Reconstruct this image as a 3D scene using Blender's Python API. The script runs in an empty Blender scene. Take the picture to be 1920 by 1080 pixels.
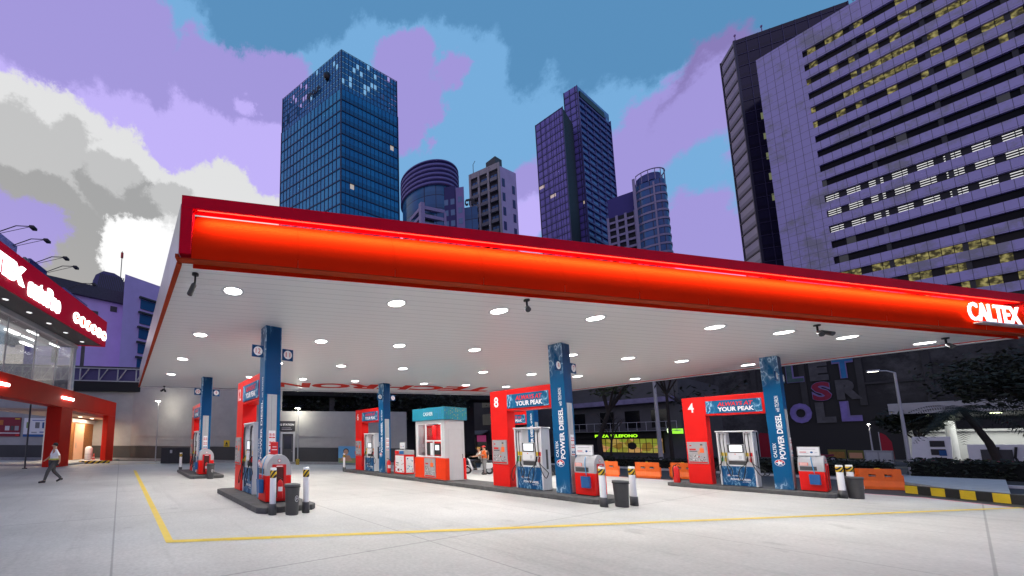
import bpy, bmesh, math, random
from mathutils import Vector, Matrix
random.seed(7)
R = math.radians
SC = bpy.context.scene
SX = 3.05
COL = SC.collection

# ------------------------------------------------------------------ camera
F, PX, PY = 679.56, 611.51, 757.73          # focal length and principal point for a 1920 px wide frame
PITCH, ROLL, YAW, CH = 0.110045, 0.007508, 0.513495, 1.732
fw = Vector((math.sin(YAW)*math.cos(PITCH), math.cos(YAW)*math.cos(PITCH), math.sin(PITCH)))
rt = Vector((math.cos(YAW), -math.sin(YAW), 0)); up = rt.cross(fw)
rt, up = math.cos(ROLL)*rt + math.sin(ROLL)*up, -math.sin(ROLL)*rt + math.cos(ROLL)*up
cam = bpy.data.cameras.new('camera'); cam_o = bpy.data.objects.new('camera', cam); COL.objects.link(cam_o)
cam_o.matrix_world = Matrix(((rt.x, up.x, -fw.x, 0), (rt.y, up.y, -fw.y, 0), (rt.z, up.z, -fw.z, CH), (0, 0, 0, 1)))
cam.sensor_width = 36; cam.lens = 36*F/1920
cam.shift_x = (960-PX)/1920; cam.shift_y = (PY-540)/1920
cam.clip_start = .05; cam.clip_end = 3000
SC.camera = cam_o
SC.view_settings.view_transform = 'Standard'; SC.view_settings.look = 'None'
SC.view_settings.exposure = 0; SC.view_settings.gamma = 1
SC.render.resolution_x = 1024; SC.render.resolution_y = 576

def ray(x, y): return rt*((x-PX)/F) - up*((y-PY)/F) + fw
def G(x, y, z):
    d = ray(x, y); t = (z-CH)/d.z
    return Vector((d.x*t, d.y*t, z))

# ------------------------------------------------------------------ sky (dusk clouds) and weak sunset light
W = bpy.data.worlds.new('World'); SC.world = W; W.use_nodes = True
def build_world():
    nt = W.node_tree; N = nt.nodes; L = nt.links; N.clear()
    out = N.new('ShaderNodeOutputWorld'); bg = N.new('ShaderNodeBackground'); bg.inputs[1].default_value = 1.0
    L.new(bg.outputs[0], out.inputs[0])
    tc = N.new('ShaderNodeTexCoord')
    sky = N.new('ShaderNodeTexSky'); sky.sky_type = 'NISHITA'; sky.sun_disc = False
    sky.sun_elevation = R(2); sky.sun_rotation = R(-20)
    def noise(scale, detail, rough=.6):
        n = N.new('ShaderNodeTexNoise'); n.inputs['Scale'].default_value = scale
        n.inputs['Detail'].default_value = detail; n.inputs['Roughness'].default_value = rough
        L.new(tc.outputs['Generated'], n.inputs['Vector'])
        s = N.new('ShaderNodeVectorMath'); s.operation = 'SUBTRACT'; s.inputs[1].default_value = (.5, .5, .5)
        L.new(n.outputs['Color'], s.inputs[0]); return s.outputs[0]
    def scale(v, k):
        s = N.new('ShaderNodeVectorMath'); s.operation = 'SCALE'; s.inputs['Scale'].default_value = k
        L.new(v, s.inputs[0]); return s.outputs[0]
    def add(a, b):
        s = N.new('ShaderNodeVectorMath'); s.operation = 'ADD'; L.new(a, s.inputs[0]); L.new(b, s.inputs[1]); return s.outputs[0]
    big = add(scale(noise(2.4, 10, .64), .28), scale(noise(11, 8, .74), .085))
    smooth = add(scale(noise(1.5, 4, .5), .17), scale(noise(60, 2), .014))
    v1 = add(tc.outputs['Generated'], smooth); v2 = add(tc.outputs['Generated'], big)
    def nrm(v):
        s = N.new('ShaderNodeVectorMath'); s.operation = 'NORMALIZE'; L.new(v, s.inputs[0]); return s.outputs[0]
    v1 = nrm(v1); v2 = nrm(v2)
    col = N.new('ShaderNodeRGB'); col.outputs[0].default_value = (.092, .262, .49, 1); cur = col.outputs[0]
    def patch(px, py, rad, colr, v, soft=.5, k=1.0):
        nonlocal cur
        c = ray(px, py).normalized() if py is not None else Vector(px).normalized()
        d = N.new('ShaderNodeVectorMath'); d.operation = 'DOT_PRODUCT'; L.new(v, d.inputs[0]); d.inputs[1].default_value = c
        ac = N.new('ShaderNodeMath'); ac.operation = 'ARCCOSINE'; L.new(d.outputs['Value'], ac.inputs[0])
        mr = N.new('ShaderNodeMapRange'); mr.interpolation_type = 'SMOOTHSTEP'
        mr.inputs[1].default_value = R(rad+soft); mr.inputs[2].default_value = R(rad-soft)
        mr.inputs[3].default_value = 0; mr.inputs[4].default_value = k; L.new(ac.outputs[0], mr.inputs[0])
        mx = N.new('ShaderNodeMix'); mx.data_type = 'RGBA'; L.new(mr.outputs[0], mx.inputs[0]); L.new(cur, mx.inputs[6])
        mx.inputs[7].default_value = (*colr, 1); cur = mx.outputs[2]
    LB = (.175, .405, .70); VI = (.35, .295, .69); LA = (.52, .43, .92); G1 = (.74, .74, .74); G2 = (.52, .52, .52); G3 = (.35, .35, .35); WH = (.98, .98, .98); DV = (.24, .19, .47)
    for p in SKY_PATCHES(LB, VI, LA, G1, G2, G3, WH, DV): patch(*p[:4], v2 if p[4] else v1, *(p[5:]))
    # thin Nishita dusk glow added on top of the cloud colours
    ad = N.new('ShaderNodeMix'); ad.data_type = 'RGBA'; ad.blend_type = 'ADD'; ad.inputs[0].default_value = .03
    L.new(cur, ad.inputs[6]); L.new(sky.outputs[0], ad.inputs[7])
    L.new(ad.outputs[2], bg.inputs[0])
def SKY_PATCHES(LB, VI, LA, G1, G2, G3, WH, DV):
    # centre pixel, radius in degrees, colour, turbulent edge?, softness
    return [
        ((-.75, -.65, .12), None, 78, (.43, .38, .62), 0, 6.0),  # direction behind the camera: unseen lavender sky added to brighten the facades
        (1200, -600, 60, (.092, .262, .49), 0, 1.0),
        (950, 760, 38, LB, 1, .7), (-900, 1500, 82, LB, 1, .8), (640, 360, 15, LB, 1, .7), (780, 250, 9, LB, 1, .7),
        (-900, 1500, 75.5, VI, 1, .7), (500, 180, 5.5, VI, 1, .6), (420, 190, 6, VI, 1, .6), (755, 140, 2.4, VI, 1, .5), (765, 200, 2.6, VI, 1, .5), (750, 260, 2.2, VI, 1, .5), (820, 150, 1.6, VI, 1, .5),
        (1000, 320, 3, VI, 1, .8), (1240, 260, 5.5, VI, 1, .7), (1200, 330, 4.5, VI, 1, .7), (1330, 240, 5, VI, 1, .7), (1345, 165, 3.4, DV, 1, .7), (1325, 215, 3.4, VI, 1, .7),
        (1290, 360, 3.0, LB, 1, .7), (1360, 310, 2.3, LB, 1, .7), (1330, 450, 5, VI, 1, .8), (985, 420, 3.4, LA, 1, .8),
        (-900, 1500, 72, LA, 1, .6), (380, 310, 7, LA, 1, .6), (470, 330, 6.5, LA, 1, .6), (505, 290, 3, LA, 1, .5), (470, 175, 1.2, LA, 1, .4), (160, 90, 5, LA, 1, .6), (110, 10, 5.5, VI, 1, .7), (260, 70, 4.5, VI, 1, .7), (30, 10, 4, VI, 1, .7),
        (-900, 1500, 61, G1, 1, .5), (280, 560, 16.0, G1, 1, .5), (480, 440, 5.6, G1, 1, .5), (400, 400, 6, G1, 1, .5), (120, 420, 14, G1, 1, .5),
        (70, 330, 6, G2, 1, .45), (150, 400, 7, G2, 1, .45), (60, 400, 5, G3, 1, .45), (235, 405, 4.2, G3, 1, .45), (330, 400, 3, G2, 1, .45), (130, 480, 4.5, G3, 1, .45), (40, 260, 3.5, G2, 1, .5), (160, 260, 2.2, G2, 1, .5), (230, 350, 2.5, G2, 1, .5),
        (20, 450, 3.8, VI, 1, .6), (85, 440, 2.4, VI, 1, .5), (250, 500, 4.0, WH, 1, .45), (300, 510, 3.6, WH, 1, .45), (215, 470, 1.8, WH, 1, .45),
    ]
build_world()
sun = bpy.data.lights.new('sun', 'SUN'); sun.energy = .35; sun.angle = R(25); sun.color = (1, .86, .74)
sun_o = bpy.data.objects.new('sun', sun); COL.objects.link(sun_o)
sun_o.rotation_euler = (R(80), 0, R(160))

# ------------------------------------------------------------------ materials
MATS = {}
def M(name, col=(.5, .5, .5), rough=.6, metal=0, emit=None, es=1, var=.0, vscale=3, bump=0, bscale=20, spec=.5, alpha=1, trans=0, coat=0):
    if name in MATS: return MATS[name]
    m = bpy.data.materials.new(name); m.use_nodes = True; MATS[name] = m
    nt = m.node_tree; b = nt.nodes['Principled BSDF']
    b.inputs['Base Color'].default_value = (*col, 1); b.inputs['Roughness'].default_value = rough
    b.inputs['Metallic'].default_value = metal; b.inputs['Specular IOR Level'].default_value = spec
    b.inputs['Alpha'].default_value = alpha; b.inputs['Transmission Weight'].default_value = trans
    b.inputs['Coat Weight'].default_value = coat
    if emit: b.inputs['Emission Color'].default_value = (*emit, 1); b.inputs['Emission Strength'].default_value = es
    if var or bump:
        tc = nt.nodes.new('ShaderNodeTexCoord')
        n = nt.nodes.new('ShaderNodeTexNoise'); n.inputs['Scale'].default_value = vscale; n.inputs['Detail'].default_value = 8
        n.inputs['Roughness'].default_value = .65
        nt.links.new(tc.outputs['Object'], n.inputs['Vector'])
        if var:
            mr = nt.nodes.new('ShaderNodeMapRange'); mr.inputs[1].default_value = .3; mr.inputs[2].default_value = .7
            mr.inputs[3].default_value = 1-var; mr.inputs[4].default_value = 1+var*.6
            nt.links.new(n.outputs['Fac'], mr.inputs[0])
            mx = nt.nodes.new('ShaderNodeVectorMath'); mx.operation = 'SCALE'; mx.inputs[0].default_value = col
            nt.links.new(mr.outputs[0], mx.inputs['Scale']); nt.links.new(mx.outputs[0], b.inputs['Base Color'])
        if bump:
            n2 = nt.nodes.new('ShaderNodeTexNoise'); n2.inputs['Scale'].default_value = bscale; n2.inputs['Detail'].default_value = 5
            nt.links.new(tc.outputs['Object'], n2.inputs['Vector'])
            bp = nt.nodes.new('ShaderNodeBump'); bp.inputs['Strength'].default_value = bump; bp.inputs['Distance'].default_value = .02
            nt.links.new(n2.outputs['Fac'], bp.inputs['Height']); nt.links.new(bp.outputs[0], b.inputs['Normal'])
    return m
def ntools(m):
    nt = m.node_tree; N = nt.nodes; L = nt.links
    def node(t, **k):
        n = N.new(t)
        for a, v in k.items():
            if a[0] == 'i' and a[1:].isdigit(): n.inputs[int(a[1:])].default_value = v
            else: setattr(n, a, v)
        return n
    def math_(op, a, b=None, c=None):
        n = N.new('ShaderNodeMath'); n.operation = op
        for i, v in enumerate((a, b, c)):
            if v is None: continue
            if isinstance(v, (int, float)): n.inputs[i].default_value = v
            else: L.new(v, n.inputs[i])
        return n.outputs[0]
    def mix(f, a, b):
        n = N.new('ShaderNodeMix'); n.data_type = 'RGBA'
        if isinstance(f, (int, float)): n.inputs[0].default_value = f
        else: L.new(f, n.inputs[0])
        for i, v in ((6, a), (7, b)):
            if isinstance(v, tuple): n.inputs[i].default_value = (*v, 1)
            else: L.new(v, n.inputs[i])
        return n.outputs[2]
    return nt, N, L, node, math_, mix

def print_mat(name, base, base2, streak, lo=1.0, hi=3.6, rough=.4, scale=1.3, always=.0, ends=None):
    """printed vinyl: blue with electric streaks gathered towards its top and foot"""
    if name in MATS: return MATS[name]
    m = M(name, base, rough, spec=.15); nt, N, L, node, mt, mix = ntools(m)
    tc = N.new('ShaderNodeTexCoord'); sp = N.new('ShaderNodeSeparateXYZ'); L.new(tc.outputs['Object'], sp.inputs[0])
    mp = N.new('ShaderNodeMapping'); mp.inputs['Scale'].default_value = (1, 1, .42); L.new(tc.outputs['Object'], mp.inputs[0])
    n1 = node('ShaderNodeTexNoise'); n1.inputs['Scale'].default_value = scale*1.7; n1.inputs['Detail'].default_value = 5; L.new(mp.outputs[0], n1.inputs['Vector'])
    n2 = node('ShaderNodeTexNoise'); n2.inputs['Scale'].default_value = scale; n2.inputs['Detail'].default_value = 1; L.new(tc.outputs['Object'], n2.inputs['Vector'])
    d = mt('ABSOLUTE', mt('SUBTRACT', n1.outputs['Fac'], .5))
    line = mt('SUBTRACT', 1, mt('MULTIPLY', d, 60)); line = mt('MAXIMUM', line, 0)
    glow = mt('MAXIMUM', mt('SUBTRACT', .8, mt('MULTIPLY', d, 9)), 0)
    top = node('ShaderNodeMapRange', interpolation_type='SMOOTHSTEP', i1=hi-.5, i2=hi+.4); L.new(sp.outputs[2], top.inputs[0])
    bot = node('ShaderNodeMapRange', interpolation_type='SMOOTHSTEP', i1=lo, i2=lo-.6); L.new(sp.outputs[2], bot.inputs[0])
    if ends:
        en = node('ShaderNodeMapRange', interpolation_type='SMOOTHSTEP', i1=ends[1], i2=ends[2]); L.new(mt('ABSOLUTE', mt('SUBTRACT', sp.outputs[1], ends[0])), en.inputs[0]); msk = en.outputs[0]
    else: msk = mt('MINIMUM', mt('ADD', mt('ADD', top.outputs[0], bot.outputs[0]), always), 1)
    c = mix(mt('MULTIPLY', n2.outputs['Fac'], .8), base, base2)
    c = mix(mt('MULTIPLY', glow, mt('MULTIPLY', msk, .6)), c, tuple(s*.5+b*.5 for s, b in zip(streak, base2)))
    c = mix(mt('MULTIPLY', line, msk), c, streak)
    L.new(c, N['Principled BSDF'].inputs['Base Color'])
    return m

RED = M('red_panel', (.74, .008, .006), .4, var=.06, vscale=1.2, spec=.25)
RED_O = M('orange_red_panel', (.76, .04, .005), .4, var=.08, vscale=1.5, spec=.25)
RED_D = M('dark_red_panel', (.72, .001, .022), .6, var=.08, spec=.08)
WHITE = M('white_paint', (.8, .8, .8), .4, var=.04)
WHITE_M = M('white_metal', (.74, .74, .75), .35, var=.06, coat=.2)
GREY = M('grey_metal', (.42, .42, .43), .4, var=.08)
LGREY = M('light_grey_paint', (.6, .6, .6), .5, var=.06)
DGREY = M('dark_grey', (.06, .06, .062), .5, var=.2, bump=.1)
BLACK = M('black_plastic', (.012, .012, .013), .45)
RUBBER = M('black_rubber', (.008, .008, .008), .6)
CONC = M('kerb_concrete', (.085, .085, .085), .8, var=.35, vscale=5, bump=.4)
YEL = M('yellow_paint', (.75, .52, .03), .5, var=.1)
GREEN_P = M('green_plastic', (.01, .3, .06), .4)
RED_P = M('red_plastic', (.6, .01, .01), .35)
ORANGE_P = M('orange_plastic', (.85, .14, .008), .45, var=.1)
BLUE_P = M('blue_plastic', (.01, .1, .3), .4)
TEAL = M('teal_panel', (.005, .22, .32), .4, var=.1)
TXTW = M('white_lettering', (.85, .85, .85), .4)
TXTR = M('red_lettering', (.6, .006, .006), .4)
TXTD = M('dark_lettering', (.02, .02, .02), .5)
SCREEN = M('lit_screen', (.5, .5, .5), .2, emit=(.9, .95, 1), es=.8)
LAMP = M('lamp_lens', (1, 1, 1), .3, emit=(1, .99, .96), es=14)
STEEL = M('steel', (.45, .45, .46), .3, metal=.9)
GLASS_D = M('dark_glass', (.02, .025, .03), .08, spec=.8)
ORN_W = M('wood_panel', (.32, .12, .03), .5, var=.35, vscale=6)
SKIN = M('skin', (.5, .27, .17), .6)
BLUEPRINT = print_mat('blue_print', (.004, .075, .20), (.0, .11, .26), (.55, .75, .9), lo=.50, hi=4.35)
BLUEPRINT_D = print_mat('dark_blue_print', (.003, .045, .14), (.002, .06, .2), (.2, .45, .7), lo=.3, hi=5.2)
BANNER_P = print_mat('banner_print', (.003, .05, .13), (.01, .2, .42), (.5, .8, .95), scale=3.5, ends=(.86, .50, .72))

# ------------------------------------------------------------------ mesh tools
class MB:
    def __init__(s): s.v = []; s.f = []; s.m = []; s.sm = []
    def add(s, vs, fs, mi=0, smooth=False):
        o = len(s.v); s.v += [tuple(v) for v in vs]; s.f += [[i+o for i in f] for f in fs]; s.m += [mi]*len(fs); s.sm += [smooth]*len(fs); return s
    def box(s, x0, x1, y0, y1, z0, z1, mi=0):
        vs = [(x, y, z) for z in (z0, z1) for y in (y0, y1) for x in (x0, x1)]
        return s.add(vs, [(0, 2, 3, 1), (4, 5, 7, 6), (0, 1, 5, 4), (2, 6, 7, 3), (0, 4, 6, 2), (1, 3, 7, 5)], mi)
    def quad(s, a, b, c, d, mi=0): return s.add([a, b, c, d], [(0, 1, 2, 3)], mi)
    def prism(s, poly, z0, z1, mi=0, fn=None):
        """poly in (a,b), extruded along c from z0 to z1; fn maps (a,b,c) to a point"""
        fn = fn or (lambda a, b, c: (a, b, c)); n = len(poly)
        vs = [fn(a, b, z0) for a, b in poly]+[fn(a, b, z1) for a, b in poly]
        return s.add(vs, [tuple(range(n))[::-1], tuple(range(n, 2*n))]+[(i, (i+1) % n, n+(i+1) % n, n+i) for i in range(n)], mi)
    def cyl(s, p0, p1, r0, r1=None, n=16, mi=0, caps=True):
        r1 = r0 if r1 is None else r1; p0 = Vector(p0); p1 = Vector(p1); d = (p1-p0).normalized()
        a = d.orthogonal().normalized(); b = d.cross(a)
        vs = []
        for p, r in ((p0, r0), (p1, r1)):
            vs += [p+(a*math.cos(2*math.pi*i/n)+b*math.sin(2*math.pi*i/n))*r for i in range(n)]
        s.add(vs, [(i, (i+1) % n, n+(i+1) % n, n+i) for i in range(n)], mi, True)
        if caps: s.add(vs, [tuple(range(n))[::-1], tuple(range(n, 2*n))], mi)
        return s
    def tube(s, pts, r, n=8, mi=0):
        pts = [Vector(p) for p in pts]; vs = []; k = len(pts); a = None
        rs = r if isinstance(r, (list, tuple)) else [r]*k
        for i, p in enumerate(pts):
            d = (pts[min(i+1, k-1)]-pts[max(i-1, 0)]).normalized()
            if a is None: a = d.orthogonal().normalized()
            a = (a-d*a.dot(d)).normalized(); b = d.cross(a)
            vs += [p+(a*math.cos(2*math.pi*j/n)+b*math.sin(2*math.pi*j/n))*rs[i] for j in range(n)]
        fs = [(i*n+j, i*n+(j+1) % n, (i+1)*n+(j+1) % n, (i+1)*n+j) for i in range(k-1) for j in range(n)]
        s.add(vs, fs, mi, True); s.add(vs, [tuple(range(n))[::-1], tuple(range((k-1)*n, k*n))], mi); return s
    def lathe(s, prof, n=20, mi=0, c=(0, 0, 0)):
        vs = [(c[0]+r*math.cos(2*math.pi*j/n), c[1]+r*math.sin(2*math.pi*j/n), c[2]+z) for r, z in prof for j in range(n)]
        return s.add(vs, [(i*n+j, i*n+(j+1) % n, (i+1)*n+(j+1) % n, (i+1)*n+j) for i in range(len(prof)-1) for j in range(n)], mi, True)
    def build(s, name, mats, parent=None, bevel=0, loc=None, rotz=0, fix=True):
        me = bpy.data.meshes.new(name); me.from_pydata(s.v, [], s.f)
        if not isinstance(mats, (list, tuple)): mats = [mats]
        for m in mats: me.materials.append(m)
        me.polygons.foreach_set('material_index', s.m); me.polygons.foreach_set('use_smooth', s.sm)
        if fix:
            bm = bmesh.new(); bm.from_mesh(me); bmesh.ops.recalc_face_normals(bm, faces=bm.faces); bm.to_mesh(me); bm.free()
        me.update(); o = bpy.data.objects.new(name, me); COL.objects.link(o)
        if parent: o.parent = parent
        if loc is not None: o.location = loc
        if rotz: o.rotation_euler.z = rotz
        if bevel:
            b = o.modifiers.new('bevel', 'BEVEL'); b.width = bevel; b.segments = 2; b.limit_method = 'ANGLE'; b.harden_normals = False
        return o
def box(name, mats, b, parent=None, bevel=0): return MB().box(*b).build(name, mats, parent, bevel)

def tag(o, label, cat, group=None):
    o['label'] = label; o['category'] = cat
    if group: o['group'] = group
    return o
def thing(name, label, cat, loc=(0, 0, 0), rotz=0, group=None):
    o = bpy.data.objects.new(name, None); COL.objects.link(o); o.location = loc; o.rotation_euler = (0, 0, rotz); o.empty_display_size = .3
    return tag(o, label, cat, group)
def struct(o, kind='structure'): o['kind'] = kind; return o
def copy_tree(root, loc=None, rotz=None, label=None):
    def cp(o, par):
        c = o.copy(); COL.objects.link(c); c.parent = par
        for ch in list(o.children): cp(ch, c)
        return c
    c = cp(root, None)
    if loc is not None: c.location = loc
    if rotz is not None: c.rotation_euler.z = rotz
    if label: c['label'] = label
    return c

TXT = {}
def text_geo(body, bold=0.0, spacing=1.0):
    key = (body, bold, spacing)
    if key in TXT: return TXT[key]
    cu = bpy.data.curves.new('t', 'FONT'); cu.body = body; cu.offset = bold; cu.space_character = spacing; cu.resolution_u = 3
    o = bpy.data.objects.new('t', cu); COL.objects.link(o)
    me = bpy.data.meshes.new_from_object(o.evaluated_get(bpy.context.evaluated_depsgraph_get()))
    vs = [v.co.copy() for v in me.vertices]; fs = [list(p.vertices) for p in me.polygons]
    bpy.data.objects.remove(o); bpy.data.curves.remove(cu); bpy.data.meshes.remove(me)
    x0 = min(v.x for v in vs); x1 = max(v.x for v in vs); y0 = min(v.y for v in vs); y1 = max(v.y for v in vs)
    TXT[key] = ([((v.x-x0)/(x1-x0), (v.y-y0)/(y1-y0)) for v in vs], fs); return TXT[key]
def lettering(name, body, mat, parent, org, right, upv, w, h, depth=.004, bold=.02, shear=0, spacing=1.0, mb=None):
    """flat letters standing `depth` proud: org = lower left, right/up = unit vectors"""
    vs, fs = text_geo(body, bold, spacing); org = Vector(org); r = Vector(right); u = Vector(upv); n = r.cross(u)
    pts = [org+r*(x*w+shear*y*h)+u*(y*h)+n*depth for x, y in vs]
    if depth > .01:      # solid letters with returns
        k = len(pts); bk = [p-n*(depth*.95) for p in pts]; cnt = {}
        for f in fs:
            for i in range(len(f)):
                e = (f[i], f[(i+1) % len(f)]); cnt[e] = 1
        rim = [(a, b) for (a, b) in cnt if (b, a) not in cnt]
        allv = pts+bk; allf = fs+[[b, a, a+k, b+k] for a, b in rim]+[[i+k for i in f[::-1]] for f in fs]
    else: allv, allf = pts, fs
    if mb is not None: mb.add(allv, allf, mat); return None
    b = MB(); b.add(allv, allf); return b.build(name, mat, parent, fix=False)

X_, Y_, Z_ = Vector((1, 0, 0)), Vector((0, 1, 0)), Vector((0, 0, 1))
# ------------------------------------------------------------------ ground
def ground_mat(name, c, rough, patches=.25, joints=None, stain=.3):
    m = M(name, c, rough); nt, N, L, node, mt, mix = ntools(m); b = N['Principled BSDF']
    tc = N.new('ShaderNodeTexCoord')
    n1 = node('ShaderNodeTexNoise'); n1.inputs['Scale'].default_value = .12; n1.inputs['Detail'].default_value = 9; n1.inputs['Roughness'].default_value = .7
    mp = N.new('ShaderNodeMapping'); mp.inputs['Scale'].default_value = (1, 1, 1); L.new(tc.outputs['Object'], mp.inputs[0]); L.new(mp.outputs[0], n1.inputs['Vector'])
    n2 = node('ShaderNodeTexNoise'); n2.inputs['Scale'].default_value = 18; n2.inputs['Detail'].default_value = 6; L.new(tc.outputs['Object'], n2.inputs['Vector'])
    r1 = node('ShaderNodeMapRange', i1=.35, i2=.65, i3=1-patches, i4=1+patches*.5); L.new(n1.outputs['Fac'], r1.inputs[0])
    r2 = node('ShaderNodeMapRange', i1=.3, i2=.7, i3=.88, i4=1.08); L.new(n2.outputs['Fac'], r2.inputs[0])
    n3 = node('ShaderNodeTexNoise'); n3.inputs['Scale'].default_value = .9; n3.inputs['Detail'].default_value = 4; L.new(tc.outputs['Object'], n3.inputs['Vector'])
    r3 = node('ShaderNodeMapRange', i1=.66, i2=.74, i3=1, i4=1-stain); L.new(n3.outputs['Fac'], r3.inputs[0])
    k = mt('MULTIPLY', mt('MULTIPLY', r1.outputs[0], r2.outputs[0]), r3.outputs[0])
    mp2 = N.new('ShaderNodeMapping'); mp2.inputs['Scale'].default_value = (1.6, .09, 1); mp2.inputs['Rotation'].default_value = (0, 0, .12); L.new(tc.outputs['Object'], mp2.inputs[0])
    n4 = node('ShaderNodeTexNoise'); n4.inputs['Scale'].default_value = 1.0; n4.inputs['Detail'].default_value = 7; n4.inputs['Roughness'].default_value = .7; L.new(mp2.outputs[0], n4.inputs['Vector'])
    r4 = node('ShaderNodeMapRange', i1=.55, i2=.75, i3=1, i4=.80); L.new(n4.outputs['Fac'], r4.inputs[0]); k = mt('MULTIPLY', k, r4.outputs[0])
    vo = N.new('ShaderNodeTexVoronoi'); vo.inputs['Scale'].default_value = .55; L.new(tc.outputs['Object'], vo.inputs['Vector']); r5 = node('ShaderNodeMapRange', interpolation_type='SMOOTHSTEP', i1=.08, i2=.20, i3=.80, i4=1); L.new(mt('ADD', vo.outputs['Distance'], mt('MULTIPLY', n3.outputs['Fac'], .12)), r5.inputs[0]); k = mt('MULTIPLY', k, r5.outputs[0])
    if joints:
        sp = N.new('ShaderNodeSeparateXYZ'); L.new(tc.outputs['Object'], sp.inputs[0])
        for i in (0, 1):
            fr = mt('FRACT', mt('DIVIDE', sp.outputs[i], joints)); e = mt('MINIMUM', fr, mt('SUBTRACT', 1, fr))
            jn = node('ShaderNodeMapRange', i1=.002, i2=.004, i3=.62, i4=1); L.new(e, jn.inputs[0]); k = mt('MULTIPLY', k, jn.outputs[0])
    v = N.new('ShaderNodeVectorMath'); v.operation = 'SCALE'; v.inputs[0].default_value = c; L.new(k, v.inputs['Scale']); L.new(v.outputs[0], b.inputs['Base Color'])
    rr = node('ShaderNodeMapRange', i1=.3, i2=.7, i3=rough-.12, i4=rough+.12); L.new(n1.outputs['Fac'], rr.inputs[0]); L.new(rr.outputs[0], b.inputs['Roughness'])
    bp = node('ShaderNodeBump'); bp.inputs['Strength'].default_value = .15; bp.inputs['Distance'].default_value = .006; L.new(n2.outputs['Fac'], bp.inputs['Height']); L.new(bp.outputs[0], b.inputs['Normal'])
    return m
FORE = ground_mat('forecourt_concrete', (.50, .49, .465), .6, .30, 5.0, .22)
ASPH = ground_mat('asphalt', (.05, .05, .052), .75, .3)
EARTH = ground_mat('city_ground', (.06, .06, .06), .9, .3)
def sheet(name, pts, z, mat): return struct(MB().add([(x, y, z) for x, y in pts], [tuple(range(len(pts)))]).build(name, mat))
sheet('ground', [(-900, -900), (900, -900), (900, 900), (-900, 900)], -.03, EARTH)
sheet('forecourt', [(-60, -60), (20.2, -60), (22.9, -.9), (24.9, 1.0), (25.0, 26), (-60, 75)], 0, FORE)
sheet('road', [(20.2, -60), (34.6, -60), (34.6, 60), (25.0, 60), (25.0, 26), (24.9, 1.0), (22.9, -.9)], -.012, ASPH)
sheet('far_road', [(42, -80), (56, -80), (56, 120), (42, 120)], -.012, ASPH)
APRON = M('apron_concrete', (.56, .54, .50), .8, var=.2)
sheet('edge_line', [(22.78, -.9), (22.93, -.95), (25.04, .98), (25.1, 14), (24.9, 14), (24.84, 1.05)], .004, M('faded_red_line', (.75, .3, .34), .7, var=.3))
sheet('forecourt_line', [(.80, 7.05), (.93, 7.2), (.98, 26.1), (.82, 26.1)], .005, YEL)
sheet('forecourt_line', [(.80, 7.05), (23.5, -.62), (23.55, -.5), (.93, 7.2)], .006, YEL)
def kerb(name, pts, w, h, mat):
    m = MB(); p = [Vector((*q, 0)) for q in pts]; vs = []
    for i, q in enumerate(p):
        d = (p[min(i+1, len(p)-1)]-p[max(i-1, 0)]).normalized(); n = Vector((-d.y, d.x, 0))*w/2
        vs += [q-n, q+n, q+n+Z_*h, q-n+Z_*h]
    k = len(p); fs = [(4*i+j, 4*i+(j+1) % 4, 4*i+4+(j+1) % 4, 4*i+4+j) for i in range(k-1) for j in range(4)]
    m.add(vs, fs+[(0, 1, 2, 3), (4*k-1, 4*k-2, 4*k-3, 4*k-4)]); return m.build(name, mat, None, .01)
struct(kerb('kerb', [(34.7, -80), (34.7, 60)], .25, .14, M('pale_kerb', (.5, .5, .5), .8, var=.2)))
struct(kerb('kerb', [(41.9, -80), (41.9, 60)], .25, .14, MATS['pale_kerb']))
ap = [G(1640, 890, .155), G(1885, 898, .155), G(1897, 931, .155), G(1705, 905, .155)]; struct(MB().prism([(p.x, p.y) for p in ap], -.01, .155).build('apron', APRON))
sheet('median_soil', [(34.8, -80), (41.8, -80), (41.8, 60), (34.8, 60)], .09, M('soil', (.03, .026, .02), .95, var=.3))

# ------------------------------------------------------------------ pump islands
def island(x0, x1, y0, y1, label):
    c = .18
    poly = [(x0+c, y0), (x1-c, y0), (x1, y0+c), (x1, y1-c), (x1-c, y1), (x0+c, y1), (x0, y1-c), (x0, y0+c)]
    o = MB().prism(poly, 0, .15).build('pump_island', CONC, None, .02); tag(o, label, 'pump island', 'raised concrete pump islands'); return o
COLS = {12: (3.62, 10.15), 8: (13.08, 6.67), 4: (22.06, 3.42), 10: (3.66, 20.0), 6: (13.10, 16.51), 2: (22.2, 13.2)}
island(3.05, 4.72, 8.75, 13.3, 'dark concrete island nearest the camera at the left, under the pump of portal 12')
island(3.05, 4.72, 18.75, 23.6, 'small dark concrete island far left under columns 10 and 9')
island(12.42, 14.3, 5.55, 19.9, 'long dark concrete island carrying the cashier booth and portals 8 and 6')
island(21.4, 23.3, 2.45, 6.9, 'dark concrete island at the right under the pump of portal 4')
island(21.5, 23.4, 12.2, 16.3, 'concrete island far right under the pump seen through portal 8')

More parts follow.
